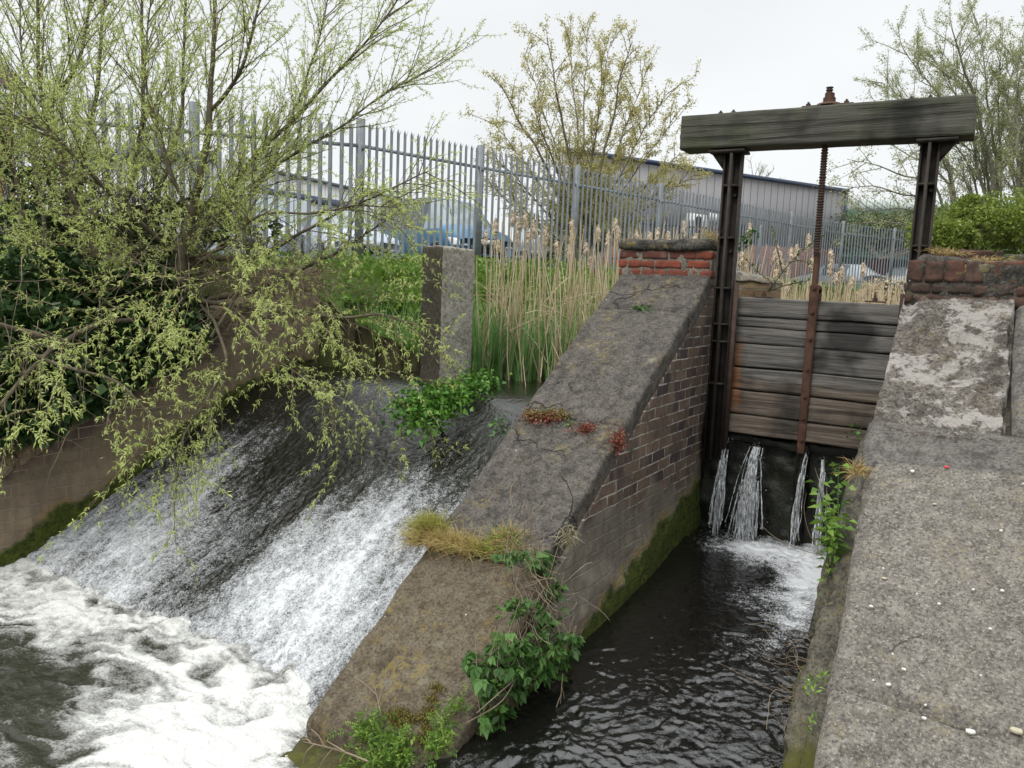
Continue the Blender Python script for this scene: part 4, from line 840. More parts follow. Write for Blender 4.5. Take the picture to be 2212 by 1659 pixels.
# ================================================================== VEHICLES
M['glass']=plain('window glass',(.03,.04,.05),.05,0,0,1,0,.8)
M['wind']=plain('reflection-tinted windscreen',(.20,.24,.26),.08,0,.1,1,0,.9)  # pale base colour paints the mirrored sky into the glass
M['tyre']=plain('tyre rubber',(.02,.02,.02),.8,0,0,1,0); M['rim']=plain('alloy rim',(.35,.35,.36),.4,.6,.1,1,0); M['lampglass']=plain('headlamp lens',(.62,.64,.66),.12,.2,.1,4,0,.8); M['trim']=plain('black trim',(.02,.02,.022),.6,0,0,1,0)
M['platew']=plain('plate white',(.7,.7,.66),.5,0,0,1,0)
def make_vehicle(name,label,cat,loc,head,st,half,paint,glass_rows,wheels,wb=.33,plate=None,bonnet_x=None,group=None):
    # st rows: (x, z_low, z_belt, z_roof, roof half width) ; x forward
    t=thing(name,label,cat,(0,0,0),group); st=np.array(st,float); n=len(st)
    rings=[]
    for (x,zl,zb_,zr_,hw,hs) in st:
        h=half*hs; zm=(zl+zb_)/2
        pr_=[(h*.94,zl),(h*1.0,zm*.9+zl*.1),(h*.985,zb_),(hw+(h*.985-hw)*.45,zb_+(zr_-zb_)*.6),(hw,zr_-.03),(hw*.6,zr_),(0,zr_+.01)]
        ring=[(x,y,z) for y,z in pr_]+[(x,-y,z) for y,z in pr_[-2::-1]]; rings.append(ring)
    R_=np.array(rings); k=R_.shape[1]; body=MB(); gl=MB(); ws=MB(); V=R_.reshape(-1,3); fb=[];fg=[];fw_=[]
    for i in range(n-1):
        for j in range(k-1):
            f=(i*k+j,(i+1)*k+j,(i+1)*k+j+1,i*k+j+1); side=j in(2,3,k-4,k-5); top=4<=j<=k-6
            g=glass_rows.get(i)
            if g=='side' and side: fg.append(f)
            elif g=='wind' and (side or top or j in(4,k-6)) and j not in (0,1,k-2,k-3): fw_.append(f)
            else: fb.append(f)
    fb+= [tuple(range(k))[::-1],tuple(range((n-1)*k,n*k))]
    body.add(V,fb).build('body',paint,t)
    if fg: gl.add(V,fg).build('side_window',M['glass'],t)
    if fw_: ws.add(V,fw_).build('windscreen',M['wind'],t)
    for x in wheels:
        for s in(-1,1):
            wv=MB(); wv.tube([(x,s*(half-.20),wb),(x,s*(half-.0),wb)],wb,20); wo=wv.build('wheel',M['tyre'],t)
            wv=MB(); wv.tube([(x,s*(half-.02),wb),(x,s*(half+.012),wb)],wb*.62,14); wv.build('rim',M['rim'],wo)
    xf,zl,zbf=st[-1][0],st[-1][1],st[-1][2]; hf=half*st[-1][5]
    for s in(-1,1):
        m_=MB(); m_.rough([(xf-.22,s*hf*.98-.17,zbf-.16),(xf+.015,s*hf*.80-.17,zbf-.16),(xf+.015,s*hf*.80+.17,zbf-.16),(xf-.22,s*hf*.98+.17-.1,zbf-.16),(xf-.40,s*hf*.98-.17,zbf+.07),(xf-.03,s*hf*.80-.17,zbf+.02),(xf-.03,s*hf*.80+.17,zbf+.02),(xf-.40,s*hf*.98+.17-.1,zbf+.07)],res=.08,r=.03,amp=0); m_.build('headlight',M['lampglass'],t,True)
    m_=MB(); m_.box((xf-.02,-hf*.5,zbf-.22),(xf+.025,hf*.5,zbf-.06)); m_.box((xf-.02,-hf*.62,zl+.04),(xf+.025,hf*.62,zl+.22)); m_.build('grille',M['trim'],t)
    m_=MB(); m_.box((xf+.02,-.26,zl+.27),(xf+.05,.26,zl+.38)); po=m_.build('number_plate',M['platew'],t)
    if plate:
        cu=bpy.data.curves.new('t','FONT'); cu.body=plate; cu.size=.12; cu.align_x='CENTER'; cu.extrude=.002; to=bpy.data.objects.new('t',cu); COL.objects.link(to); bpy.context.view_layer.update()
        me=bpy.data.meshes.new_from_object(to); bpy.data.objects.remove(to); me.materials.clear(); me.materials.append(M['trim']); tx=bpy.data.objects.new('plate_lettering',me); COL.objects.link(tx); tx.parent=po; tx.matrix_local=Matrix.Translation((xf+.053,0,zl+.285))@Matrix.Rotation(math.radians(90),4,'Z')@Matrix.Rotation(math.radians(90),4,'X')
    t.location=loc; t.rotation_euler=(0,0,head); t['_o']=[float(v) for v in loc]; return t
def paint(name,c): return plain(name,c,.28,.15,.03,2,0,.6)
VAN=[(-2.35,.35,1.0,1.45,.6,.93),(-2.25,.3,1.02,1.78,.66,.98),(-.9,.3,1.02,1.88,.70,1),(.3,.3,1.0,1.87,.70,1),(.75,.3,1.0,1.78,.68,1),(1.55,.3,.98,1.12,.72,.99),(2.15,.3,.82,.95,.66,.95),(2.42,.35,.70,.76,.55,.86)]
VG={1:'side',2:'side',3:'side',4:'wind'}
CAR=[(-2.1,.35,.85,.95,.5,.9),(-1.9,.25,.88,1.05,.55,.96),(-1.2,.25,.9,1.42,.55,1),(0.1,.25,.9,1.45,.56,1),(.95,.25,.9,.98,.62,1),(1.8,.28,.75,.82,.6,.95),(2.05,.3,.62,.68,.5,.86)]
CG={1:'wind',2:'side',3:'wind'}
def at_ground(px,py,d): q=P(px,py,d); return (float(q[0]),float(q[1]),float(q[2]))
blue=make_vehicle('people_carrier','dark blue people carrier facing the fence with pale reflection-tinted windscreen','van',at_ground(948,582,21.5),math.radians(-24),VAN,.93,paint('blue car paint',(.045,.14,.25)),VG,(-1.45,1.4),plate='L    YV')
make_vehicle('panel_van','silver white van behind the willow branches, nearest to the left buildings','van',at_ground(570,588,20.5),math.radians(-12),[(-2.6,.35,1.0,1.5,.7,.95),(-2.5,.3,1.05,1.9,.75,1),(0,.3,1.05,1.95,.75,1),(.9,.3,1.05,1.88,.72,1),(1.6,.3,1.0,1.2,.74,1),(2.3,.35,.8,.9,.66,.9)],.98,paint('silver white paint',(.50,.54,.62)),{1:'side',2:'side',3:'wind'},(-1.6,1.5))
make_vehicle('parked_car','light grey car with sloping windscreen parked between the two vans','car',at_ground(735,588,19.),math.radians(-30),CAR,.86,paint('light grey paint',(.42,.47,.55)),CG,(-1.3,1.3))
make_vehicle('parked_car','small dark car parked just right of the blue people carrier','car',at_ground(1160,595,25),math.radians(-60),CAR,.84,paint('dark car paint',(.045,.05,.055)),CG,(-1.3,1.3))
make_vehicle('parked_car','silver car seen low through the fence beside the iron screw','car',at_ground(1800,640,36),math.radians(150),CAR,.86,paint('silver car paint',(.35,.37,.40)),CG,(-1.3,1.3))
make_vehicle('parked_car','pale car behind the right fence beside the right iron post','car',at_ground(1950,640,40),math.radians(-100),CAR,.86,paint('pale car paint',(.5,.5,.5)),CG,(-1.3,1.3))
# ================================================================== VEGETATION
def unit(v): v=np.asarray(v,float); return v/(np.linalg.norm(v,axis=-1,keepdims=True)+1e-12)
def branch(p,d,L,n=6,wig=.12,grav=0.):
    pts=[np.array(p,float)]; d=unit(d); s=L/n
    for k in range(n):
        d=unit(d+rng.normal(size=3)*wig+np.array([0,0,grav])); pts.append(pts[-1]+d*s)
    return np.array(pts)
def along(pts,t):
    k=t*(len(pts)-1); i=min(int(k),len(pts)-2); f=k-i; return pts[i]*(1-f)+pts[i+1]*f, unit(pts[i+1]-pts[i])
def dev(tan,ang,bias=None):
    r=rng.normal(size=3); r-=tan*(r@tan); r=unit(r)
    d=tan*math.cos(ang)+r*math.sin(ang)
    if bias is not None: d=d+bias
    return unit(d)
def smooth_poly(pts,n=24):
    pts=np.asarray(pts,float); m=len(pts); k=np.linspace(0,m-1,n); out=np.stack([np.interp(k,np.arange(m),pts[:,i]) for i in range(3)],1)
    for _ in range(3): out[1:-1]=(out[:-2]+2*out[1:-1]+out[2:])/4
    return out
class Plant:
    star=0
    def __init__(s): s.w=MB();s.tw=MB();s.lp=[];s.la=[]
    def leafed(s,pts,step,spread=.8,n=2,t0=.1):
        L=np.linalg.norm(np.diff(pts,axis=0),axis=1).sum(); k=max(int(L/step),1); ts=t0+(1-t0)*(np.arange(k)+rng.random(k))/k
        x=ts*(len(pts)-1); i=np.minimum(x.astype(int),len(pts)-2); f=(x-i)[:,None]
        p=pts[i]*(1-f)+pts[i+1]*f; tn=unit(pts[i+1]-pts[i])
        if s.star: m_=rng.random(len(p))<.62; p=p[m_]; tn=tn[m_]; n=n*s.star
        for _ in range(n):
            s.lp.append(p); s.la.append(unit(tn*.8+rng.normal(size=p.shape)*spread))
        s.lp.append(pts[-1:]);s.la.append(unit(pts[-1:]-pts[-2:-1]))
    def done(s): return np.concatenate(s.lp),np.concatenate(s.la)
# ------------------------------------------------------------------ the willow
wl=thing('willow_tree','big sprawling willow with fresh yellow green leaves leaning over the weir from the left bank','willow tree',(-5.95,4.8,-.1))
D0=7.0
stems=[ # (px,py,depth) polylines, base radius, tip radius
 ([(411,648,6.9),(392,600,6.8),(389,558,6.8),(413,465,6.8),(430,389,6.8),(448,312,6.8),(455,222,6.9),(463,121,7.0),(466,0,7.1),(470,-120,7.2)],.050,.012),
 ([(455,240,6.9),(486,208,6.8),(520,150,6.7),(545,90,6.7),(562,0,6.7),(570,-80,6.7)],.020,.007),
 ([(395,560,6.9),(420,520,7.0),(451,486,7.1),(503,399,7.2),(555,323,7.3),(642,250,7.4),(712,180,7.5),(768,115,7.5),(830,50,7.5),(860,0,7.5)],.034,.005),
 ([(230,575,7.4),(255,480,7.4),(285,400,7.4),(295,330,7.4),(309,243,7.5),(305,104,7.6),(309,-60,7.7)],.036,.012),
 ([(215,560,6.6),(195,514,6.6),(149,410,6.5),(118,312,6.5),(90,257,6.5),(83,139,6.5),(80,0,6.6),(78,-90,6.6)],.026,.010),
 ([(150,560,7.8),(170,420,7.8),(187,295,7.8),(208,208,7.9),(220,69,8.0),(226,-60,8.0)],.032,.012),
 ([(149,410,6.5),(120,300,6.7),(111,222,6.8),(155,160,6.8),(187,87,6.9),(196,-40,7.)],.028,.008),
 ([(60,560,6.3),(35,382,6.2),(5,300,6.1),(-60,180,6.)],.024,.010),
 ([(413,465,6.7),(375,389,6.6),(347,312,6.6),(316,208,6.7),(312,121,6.8),(330,0,6.9)],.020,.006),
 ([(395,560,6.9),(300,480,6.4),(230,410,6.2),(160,330,6.0),(100,280,5.9),(30,250,5.8),(-60,230,5.7)],.022,.007),
 ([(250,560,7.6),(330,440,7.9),(380,330,8.1),(395,200,8.3),(400,60,8.4),(405,-60,8.5)],.030,.009),
 ([(330,560,7.2),(480,470,7.6),(560,400,7.9),(600,330,8.1),(650,200,8.3),(690,90,8.4),(710,-20,8.5)],.026,.006),
 ([(451,486,7.1),(560,380,7.3),(640,330,7.4),(740,270,7.5),(830,200,7.6),(890,170,7.7)],.018,.004),
 ([(110,560,7.),(90,440,7.),(60,300,7.2),(50,150,7.4),(40,0,7.5)],.019,.007),
 ([(340,640,6.9),(430,600,6.9),(555,560,6.6),(660,500,6.4),(771,440,6.3),(860,400,6.2),(930,370,6.2)],.022,.004),
 ([(405,640,6.9),(464,655,6.7),(626,674,6.4),(740,690,6.1),(823,678,6.0),(900,700,5.9)],.026,.004),
 ([(405,560,6.9),(480,540,6.6),(555,455,6.4),(694,462,6.2),(768,444,6.1),(860,450,6.1)],.014,.004),
 ([(411,650,6.9),(520,640,6.8),(640,588,6.7),(720,550,6.7),(800,500,6.7),(880,440,6.7)],.028,.004),
 ([(380,640,6.8),(300,690,6.3),(216,700,5.9),(129,739,5.5),(60,800,5.2),(0,880,5.0)],.026,.012),
 ([(129,739,5.5),(60,720,5.4),(0,700,5.3),(-60,690,5.2)],.024,.012),
 ([(430,650,6.9),(470,700,6.2),(493,790,5.8),(445,861,5.5),(406,926,5.3),(380,980,5.2)],.016,.004),
 ([(222,565,7.1),(303,575,7.0),(380,590,6.9),(432,560,6.9),(500,560,6.9)],.048,.03),
 ([(500,660,6.6),(560,720,6.1),(600,780,5.8),(680,830,5.6),(730,880,5.5)],.013,.003),
 ([(60,760,5.3),(160,800,5.2),(270,830,5.1),(330,900,5.0),(300,1000,4.9)],.014,.003),
 ([(640,690,6.1),(720,740,6.0),(800,790,5.9),(860,860,5.8),(890,900,5.8)],.010,.003),
 ([(455,729,6.2),(503,655,6.4),(532,590,6.5),(543,494,6.6),(545,380,6.7),(548,300,6.8)],.014,.005)]
WP=Plant(); WP.star=2; SP=[]
for pl_,r0,r1 in stems:
    pts=smooth_poly([P(*q) for q in pl_],26); pts+=np.stack([fbm(pts*2+i*9,2) for i in range(3)],1)*.03
    WP.w.tube(pts,np.linspace(r0,r1,26),7); SP.append((pts,r0,r1))
def sub(pts,n,t0,t1,ang,L,bias,lv,leafstep,wig=.10,grav=0.,rad=.006):
    for k in range(n):
        t=t0+(t1-t0)*(k+rng.random())/n; p,tn=along(pts,t)
        d=dev(tn,ang*(.7+.6*rng.random()),bias); l=L*(.55+.7*rng.random())
        b=branch(p,d,l,7,wig,grav)
        (WP.w if lv==1 else WP.tw).tube(b,np.linspace(rad,rad*.3,8),4 if lv==1 else 3,cap=False)
        if lv==1:
            m_=max(int(l/.13),2); sub(b,m_,.12,1,.62,.30,np.array([0,0,.12])*(1 if grav>=0 else -1),2,leafstep,.10,grav*.6,.0026)
            WP.leafed(b,leafstep*1.3,.8,1)
        else: WP.leafed(b,leafstep,.7,2)
for i,(pts,r0,r1) in enumerate(SP):
    Lp=np.linalg.norm(np.diff(pts,axis=0),axis=1).sum()
    hang=i in(14,15,16,17,18,19,20,22,23,24)
    n=int(Lp/(.20 if not hang else .155))
    if i==21: n=3
    if hang: sub(pts,n,.25,1,.75,.62,np.array([.15,-.25,-.05]),1,.030,.12,-.05,.005)
    else: sub(pts,int(n*2.5),.13,1,.62,.80,np.array([.06,0,.28]),1,.027,.08,.02,.006)
    sub(pts,int(Lp/.12),.35,1,.7,.25,None,2,.032,.1,0,.003)
# shorter shoots filling the left hand thicket
for _ in range(95):
    px=rng.random()*430-20; py=330+rng.random()*330; p=P(px,py,5.6+1.6*rng.random()); b=branch(p,unit([rng.normal()*.6,rng.normal()*.5-.2,.35+rng.normal()*.4]),.35+.45*rng.random(),7,.10,.02)
    WP.tw.tube(b,np.linspace(.0045,.0015,8),4,cap=False); sub(b,5,.1,1,.7,.24,None,2,.028,.1,0,.002); WP.leafed(b,.03,.8,2)
# weeping sprays that hang over the water
hang_pts=[(50,930,4.9),(120,960,4.9),(20,1040,4.7),(60,1110,4.7),(210,960,5.0),(250,1000,5.0),(320,900,5.1),(380,850,5.3),(470,810,5.6),(430,900,5.3),(560,820,5.7),(640,860,5.6),(680,900,5.6),(600,930,5.5),(540,720,5.9),(650,700,6.0),(840,640,6.2),(200,850,5.1),(700,600,6.5),(400,950,5.2),(520,700,6.0)]
for (px,py,d_) in hang_pts:
    for _ in range(1 if py>880 else 2):
        p=P(px+rng.normal()*40,py-120+rng.normal()*35,d_+rng.normal()*.15); b=branch(p+np.array([-.1,.25,.25]),unit([.45+rng.normal()*.7,-.5+rng.normal()*.3,-.10]),.4+.35*rng.random(),8,.12,-.07)
        WP.tw.tube(b,np.linspace(.005,.0015,9),4,cap=False); sub(b,7,.1,1,.7,.22,np.array([0,0,-.15]),2,.026,.12,-.05,.0022); WP.leafed(b,.028,.8,2)
WP.w.build('limb',M['willow_bark'],wl,True); WP.tw.build('twig',M['willow_twig'],wl)
lp,la=WP.done(); print('willow leaves',len(lp))
N=len(lp); MB().leaves(lp,la,.022+.026*rng.random(N)**1.2,.0065+.0042*rng.random(N),.15).build('foliage',M['willow_leaf'],wl)
# ------------------------------------------------------------------ dead twigs / brambles under the willow
def twigmass(name,label,cat,mat,spec,group=None,kind=None):
    b=MB()
    for (px,py,d_,sx,sy,n,L,dirv,r) in spec:
        for _ in range(n):
            p=P(px+rng.normal()*sx,py+rng.normal()*sy,d_+rng.normal()*.25); q=branch(p,unit(np.array(dirv)+rng.normal(size=3)*.5),L*(.4+rng.random()),7,.16,-.02); b.tube(q,np.linspace(r,r*.35,8),3,cap=False)
    o=b.build(name,mat,org=P(spec[0][0],spec[0][1],spec[0][2])); return tag(o,label,cat,group,kind)
twigmass('brushwood','tangle of dead brown twigs heaped on top of the bank wall below the willow','brushwood',M['deadtwig'],[(560,595,6.9,75,18,240,.7,(.8,-.3,.0),.0035),(250,610,6.6,120,50,180,.6,(.3,-.3,-.3),.004),(70,760,5.4,70,70,60,.5,(.1,-.2,-.8),.003),(640,630,6.6,60,25,90,.5,(.6,-.3,-.15),.003)],kind='stuff')
twigmass('bramble_thicket','dense dark thicket of bramble stems behind the willow at the left','bramble',M['willow_bark'],[(150,500,8.0,150,60,420,.9,(.1,0,.6),.006),(330,500,8.2,90,40,160,.7,(.2,0,.5),.006)],kind='stuff')
def leafmass(name,label,cat,mat,blobs,L,w,kind='stuff',ax=(0,-.3,.1),spread=.8,droop=.2,cull=None):
    b=MB(); first=None
    for (c,r,n) in blobs:
        c=np.array(c); r=np.broadcast_to(r,(3,)); v=unit(rng.normal(size=(n,3)))*(.62+.38*rng.random((n,1))**.5); p=c+v*r+np.stack([fbm((c+v*r)*5+i*7,2) for i in range(3)],1)*.12*r.mean()
        a=unit(v*.6+np.array(ax)+rng.normal(size=(n,3))*spread*.5); b.leaves(p,a,L*(.6+.7*rng.random(n)),w*(.6+.7*rng.random(n)),droop)
        if first is None: first=c
    o=b.build(name,mat,org=first); return tag(o,label,cat,None,kind)
def blob(px,py,d,r,n): return (P(px,py,d),r,n)
leafmass('ivy','mass of dark ivy and nettle leaves spilling over the bank wall under the willow','ivy',M['ivy'],[blob(300,650,6.75,(.35,.35,.30),1100),blob(200,660,6.5,(.4,.35,.35),1200),blob(90,650,6.3,(.4,.4,.4),1200),blob(350,720,6.5,(.3,.3,.28),800),blob(250,760,6.2,(.32,.3,.28),900),blob(120,760,6.0,(.4,.3,.4),1300),blob(20,780,5.9,(.4,.3,.4),1300),blob(60,860,5.6,(.35,.3,.3),900),blob(400,690,6.8,(.25,.25,.2),500),blob(-60,850,5.4,(.4,.3,.4),900),blob(180,830,5.8,(.28,.25,.2),600),blob(0,600,6.9,(.5,.4,.35),1100)],.085,.07)
leafmass('bramble_leaves','dark broad bramble leaves among the twigs at the far left','bramble leaves',M['ivy'],[blob(60,330,7.6,(.35,.3,.3),320),blob(110,420,7.7,(.4,.3,.3),420),blob(240,540,7.8,(.8,.4,.30),900),blob(40,520,7.6,(.6,.4,.35),800),blob(400,480,8.2,(.7,.4,.2),600),blob(520,500,8.4,(.5,.4,.15),300)],.085,.062)
# ------------------------------------------------------------------ bank plants
def scatter(n,x0,x1,y0,y1,cond):
    x=x0+(x1-x0)*rng.random(n); y=y0+(y1-y0)*rng.random(n); z=terr(x,y); m=cond(x,y,z); return np.stack([x,y,z],1)[m]
on_bank=lambda x,y,z:(z>-.93)&(x<xbank(y)+.02)&(x>np.interp(y,fy,fx)-.5)
p=scatter(52000,-9.4,-2.2,5.7,13,lambda x,y,z:on_bank(x,y,z)&(rng.random(len(x))<np.where(y<9.5,1,.45)))
b=MB(); n=len(p); b.blades(p-[0,0,.03],unit(rng.normal(size=(n,3))*.28+[0.05,-.15,1]),.10+.16*rng.random(n),.007+.006*rng.random(n),.9)
p2=scatter(5000,-8,0,13,30,lambda x,y,z:(x<xbank(y))&(x>np.interp(y,fy,fx)-.6)); b.blades(p2-[0,0,.03],unit(rng.normal(size=(len(p2),3))*.25+[0,0,1]),.25+.2*rng.random(len(p2)),.02,.7)
p3=scatter(9000,-11,-5.9,1.5,6,lambda x,y,z:x<-5.95); b.blades(p3-[0,0,.03],unit(rng.normal(size=(len(p3),3))*.3+[0,0,1]),.08+.1*rng.random(len(p3)),.008,.9)
tag(b.build('grass',M['weed'],org=np.zeros(3)),'bright green rough grass covering the far embankment','grass',kind='stuff')
b=MB(); p=scatter(15000,-9.2,-2.4,5.8,12,lambda x,y,z:on_bank(x,y,z)&(fbm(np.stack([x*1.6,y*1.6,x*0],-1),3)>-.02)); n=len(p); hh=.03+.20*rng.random(n)
b.leaves(p+np.stack([rng.normal(size=n)*.03,rng.normal(size=n)*.03,hh],1),unit(rng.normal(size=(n,3))+[0,-.4,.25]),.05+.06*rng.random(n),.03+.03*rng.random(n),.25)
p=scatter(500,-8.5,-3,6.3,10,lambda x,y,z:on_bank(x,y,z)&(fbm(np.stack([x*1.2+7,y*1.2,x*0],-1),2)>.18)); n=len(p)
b.leaves(np.repeat(p,5,0)+[0,0,.02],unit(rng.normal(size=(n*5,3))*[1,1,.3]+[0,-.1,.9]),.22+.12*rng.random(n*5),.07,.2)
tag(b.build('bank_weeds',M['weed'],org=np.zeros(3)),'leafy nettles and docks growing through the embankment grass','weeds',kind='stuff')
# ------------------------------------------------------------------ reeds
def reedbase(n,x0,x1,y0,y1,cond):
    x=x0+(x1-x0)*rng.random(n); y=y0+(y1-y0)*rng.random(n); m=cond(x,y); return np.stack([x,y,np.full(n,-.90)],1)[m]
nearb=lambda x,y:(x>xbank(y)-.35)&(x<xbank(y)+.85)
g=reedbase(4200,-5.2,-2.3,6.1,8.4,lambda x,y:nearb(x,y)&(x>-4.6))
g2=reedbase(900,-6.2,-4.4,5.95,7.2,lambda x,y:(y>np.interp(x,[-6.2,-5.6,-4.35],[5.85,6.0,6.5]))&(y<np.interp(x,[-6.2,-5.6,-4.35],[6.2,6.4,6.9])))
g=np.vstack([g,g2]); n=len(g); b=MB(); b.blades(g,unit(rng.normal(size=(n,3))*[.13,.13,.05]+[0,0,1]),.45+.45*rng.random(n),.015+.012*rng.random(n),.30,seg=5)
tag(b.build('reed_leaves',M['reedgreen'],org=np.zeros(3)),'upright green reed blades at the water edge beside the pillar','reeds',kind='stuff')
d=reedbase(900,-4.7,-2.2,6.3,9.0,lambda x,y:nearb(x,y)&(x>-4.25)); d2=reedbase(1500,-2.6,-.35,7.6,13,lambda x,y:x<0)
b=MB()
for q in d:
    L=.8+.8*rng.random(); c=branch(q,[rng.normal()*.07,rng.normal()*.07,1],L,5,.035); b.tube(c,np.linspace(.0075,.004,6),4,cap=False,rnd=float(rng.random()))
n=len(d); b.blades(d,unit(rng.normal(size=(n,3))*[.2,.2,.05]+[0,0,1]),.6+.7*rng.random(n),.014,.55,seg=4)
n=len(d2); b.blades(d2,unit(rng.normal(size=(n,3))*[.14,.14,.05]+[0,0,1]),.62+.42*rng.random(n),.016,.35,seg=4)
for q in d2[::3]:
    c=branch(q,[rng.normal()*.09,rng.normal()*.09,1],.75+.45*rng.random(),4,.04); b.tube(c,np.linspace(.008,.004,5),4,cap=False,rnd=float(rng.random()))
for k in range(260): # broken bent stalks
    q=d[int(rng.integers(len(d)))]+[0,0,.2+.7*rng.random()]; c=branch(q,unit(rng.normal(size=3)*[1,1,.6]),.25+.3*rng.random(),3,.1,-.1); b.tube(c,.004,3,cap=False,rnd=float(rng.random()))
tag(b.build('dry_reeds',M['reeddry'],org=np.zeros(3)),'thick stand of dry straw coloured reed stems beyond the weir and the gate','dry reeds',kind='stuff')
# reedmace stems with fluffy heads: things of their own
protos=[]
def make_cattail(H,hl,seed):
    t=thing('reedmace','','reedmace',(0,0,0)); c=branch([0,0,0],[rng.normal()*.03,rng.normal()*.03,1],H,7,.02)
    b=MB(); b.tube(c,np.linspace(.0075,.0045,8),5,cap=False,rnd=float(rng.random())); 
    tip=c[-1]; dr=unit(c[-1]-c[-2]); b.tube(np.array([tip,tip+dr*.07]),[.003,.0015],4,cap=False); b.build('stem',M['reeddry'],t,True)
    b=MB(); s=np.linspace(0,1,22); ax=c[-1]-dr*hl*.9; w_=hl*.5
    pts=ax+dr*(s[:,None]*hl)+np.stack([fbm(np.stack([s*4+seed,s*0,s*0],-1),2),fbm(np.stack([s*4+seed+9,s*0,s*0],-1),2),s*0],1)*.02
    r=.017*np.sin(np.clip(s*1.06+.02,0,1)*math.pi)**.5*(1+.55*fbm(np.stack([s*7+seed,s*0+3,s*0],-1),2))+.002; b.tube(pts,r,7)
    m_=170; i=rng.integers(0,22,m_); th=rng.random(m_)*6.28; o=np.stack([np.cos(th),np.sin(th),rng.normal(size=m_)*.3],1); b.leaves(pts[i]+o*r[i][:,None]*.8,o*.7+[0,0,-.5],.026,.008,.3); b.build('seed_head',M['fluff'],t,True); return t
protos=[make_cattail(1.6+.1*k,.15+.02*k,k*3.) for k in range(4)]
spots=[]
for (px,py,Y) in [(1098,455,7.3),(1108,470,7.35),(1149,462,7.5),(1152,480,7.4),(1160,500,7.45),(1180,505,7.7),(1190,490,7.8),(1076,470,7.2),(1070,520,7.1),(1215,530,7.9),(1240,475,8.2),(1262,500,8.1),(1275,520,8.3),(1285,555,8.0),(1303,490,8.4),(1312,500,8.4),(1330,475,8.8),(1345,490,8.8),(1388,500,9.2),(1405,490,9.4),(1412,500,9.2),(1432,500,9.5),(1495,505,9.4),(1498,480,9.8),(1062,500,7.0),(1130,500,7.2),(1232,520,7.8),
  (1634,482,8.6),(1605,545,8.2),(1617,560,8.3),(1650,540,8.8),(1663,532,8.9),(1678,545,8.7),(1696,535,9.),(1722,570,8.8),(1735,508,9.3),(1745,525,9.2),(1718,530,9.3),(1705,560,9.),(1775,560,9.),(1790,575,9.3),(1805,570,9.1),(1819,540,9.6),(1852,570,9.9),(1822,590,9.4),(1655,600,8.),(1690,610,8.2),(1700,585,8.4),(1640,580,8.3),(1625,600,8.),(1835,600,9.5)]:
    q=onY(px,py,Y); spots.append(q)
lab=['reedmace stalk with fluffy buff seed head among the dry reeds']
for k,q in enumerate(spots):
    src=protos[k%4]; H=1.6+.1*(k%4); o=copy_tree(src); sc=(q[2]+.92)/H; o.location=(q[0],q[1],-.92); o.scale=(1,1,sc); o.rotation_euler=(rng.normal()*.03,rng.normal()*.03,rng.random()*6.28)
    left=k<27
    tag(o,'fluffy buff reedmace head on a dry stalk '+('among reeds right of the pillar' if left else 'above the sluice gate'),'reedmace','reedmace heads '+('beside the pillar' if left else 'behind the gate'))
for t in protos:
    for ch in list(t.children): bpy.data.objects.remove(ch)
    bpy.data.objects.remove(t)
# ================================================================== TREES BEHIND
def fan_tree(name,label,base,ends,r0,depthvar,bark,leaf,Ls,Lw,step,n1,L1,mid=None,group=None,up=.25,n2f=.32,leafn=2,mult=2):
    t=thing(name,label,'tree',tuple(base),group); pl_=Plant(); tr=MB()
    for i,(e,fork,r) in enumerate(ends):
        pts=smooth_poly([base,np.array(base)*.5+np.array(fork)*.5,fork,np.array(fork)*.45+np.array(e)*.55+[0,0,.05],e],22); pts[1:]+=np.stack([fbm(pts[1:]*.9+i*9+k*3,2) for k in range(3)],1)*.15
        tr.tube(pts,np.linspace(r,r*.12,22),6)
        for k in range(n1):
            q,tn=along(pts,.30+.70*(k+rng.random())/n1); d=dev(tn,.55+.3*rng.random(),np.array([0,0,up])); l=L1*(.5+.7*rng.random()); b=branch(q,d,l,6,.09,.02)
            pl_.tw.tube(b,np.linspace(r0*.16,r0*.05,7),3,cap=False); pl_.leafed(b,step*1.4,.9,1)
            for _ in range(max(int(l/n2f),2)):
                q2,tn2=along(b,.15+.85*rng.random()); b2_=branch(q2,dev(tn2,.7,np.array([0,0,up*.5])),l*.38*(.5+rng.random()),4,.1,.02); pl_.tw.tube(b2_,np.linspace(r0*.07,r0*.03,5),3,cap=False); pl_.leafed(b2_,step,.9,leafn)
    tr.build('trunk',bark,t,True); lp,la=pl_.done(); lp=np.repeat(lp,mult,0); la=unit(np.repeat(la,mult,0)+rng.normal(size=(len(lp),3))*.6*(mult>1)); n=len(lp); print(name,n)
    pl_.tw.build('branches',bark,t)
    MB().leaves(lp+rng.normal(size=lp.shape)*Ls*.8,la,Ls*(.6+.7*rng.random(n)),Lw*(.6+.7*rng.random(n)),.15).build('crown',leaf,t); return t
D=22.
mb_=P(1268,590,D)
def E_(px,py,dd=0): return P(px,py,D+dd)
me_=[((1080,180),(1215,420)),((1066,265),(1210,430)),((1058,330),(1205,450)),((1135,120),(1225,400)),((1180,85),(1235,380)),((1230,70),(1250,360)),((1270,50),(1262,350)),((1320,90),(1280,360)),((1360,95),(1290,380)),((1400,150),(1300,400)),((1440,200),(1310,420)),((1455,250),(1315,440)),((1470,330),(1320,450)),((1500,375),(1320,470)),((1050,400),(1205,480)),((1300,130),(1268,380)),((1150,230),(1222,420)),((1370,230),(1300,410)),((1440,400),(1315,480)),((1090,420),(1210,500))]
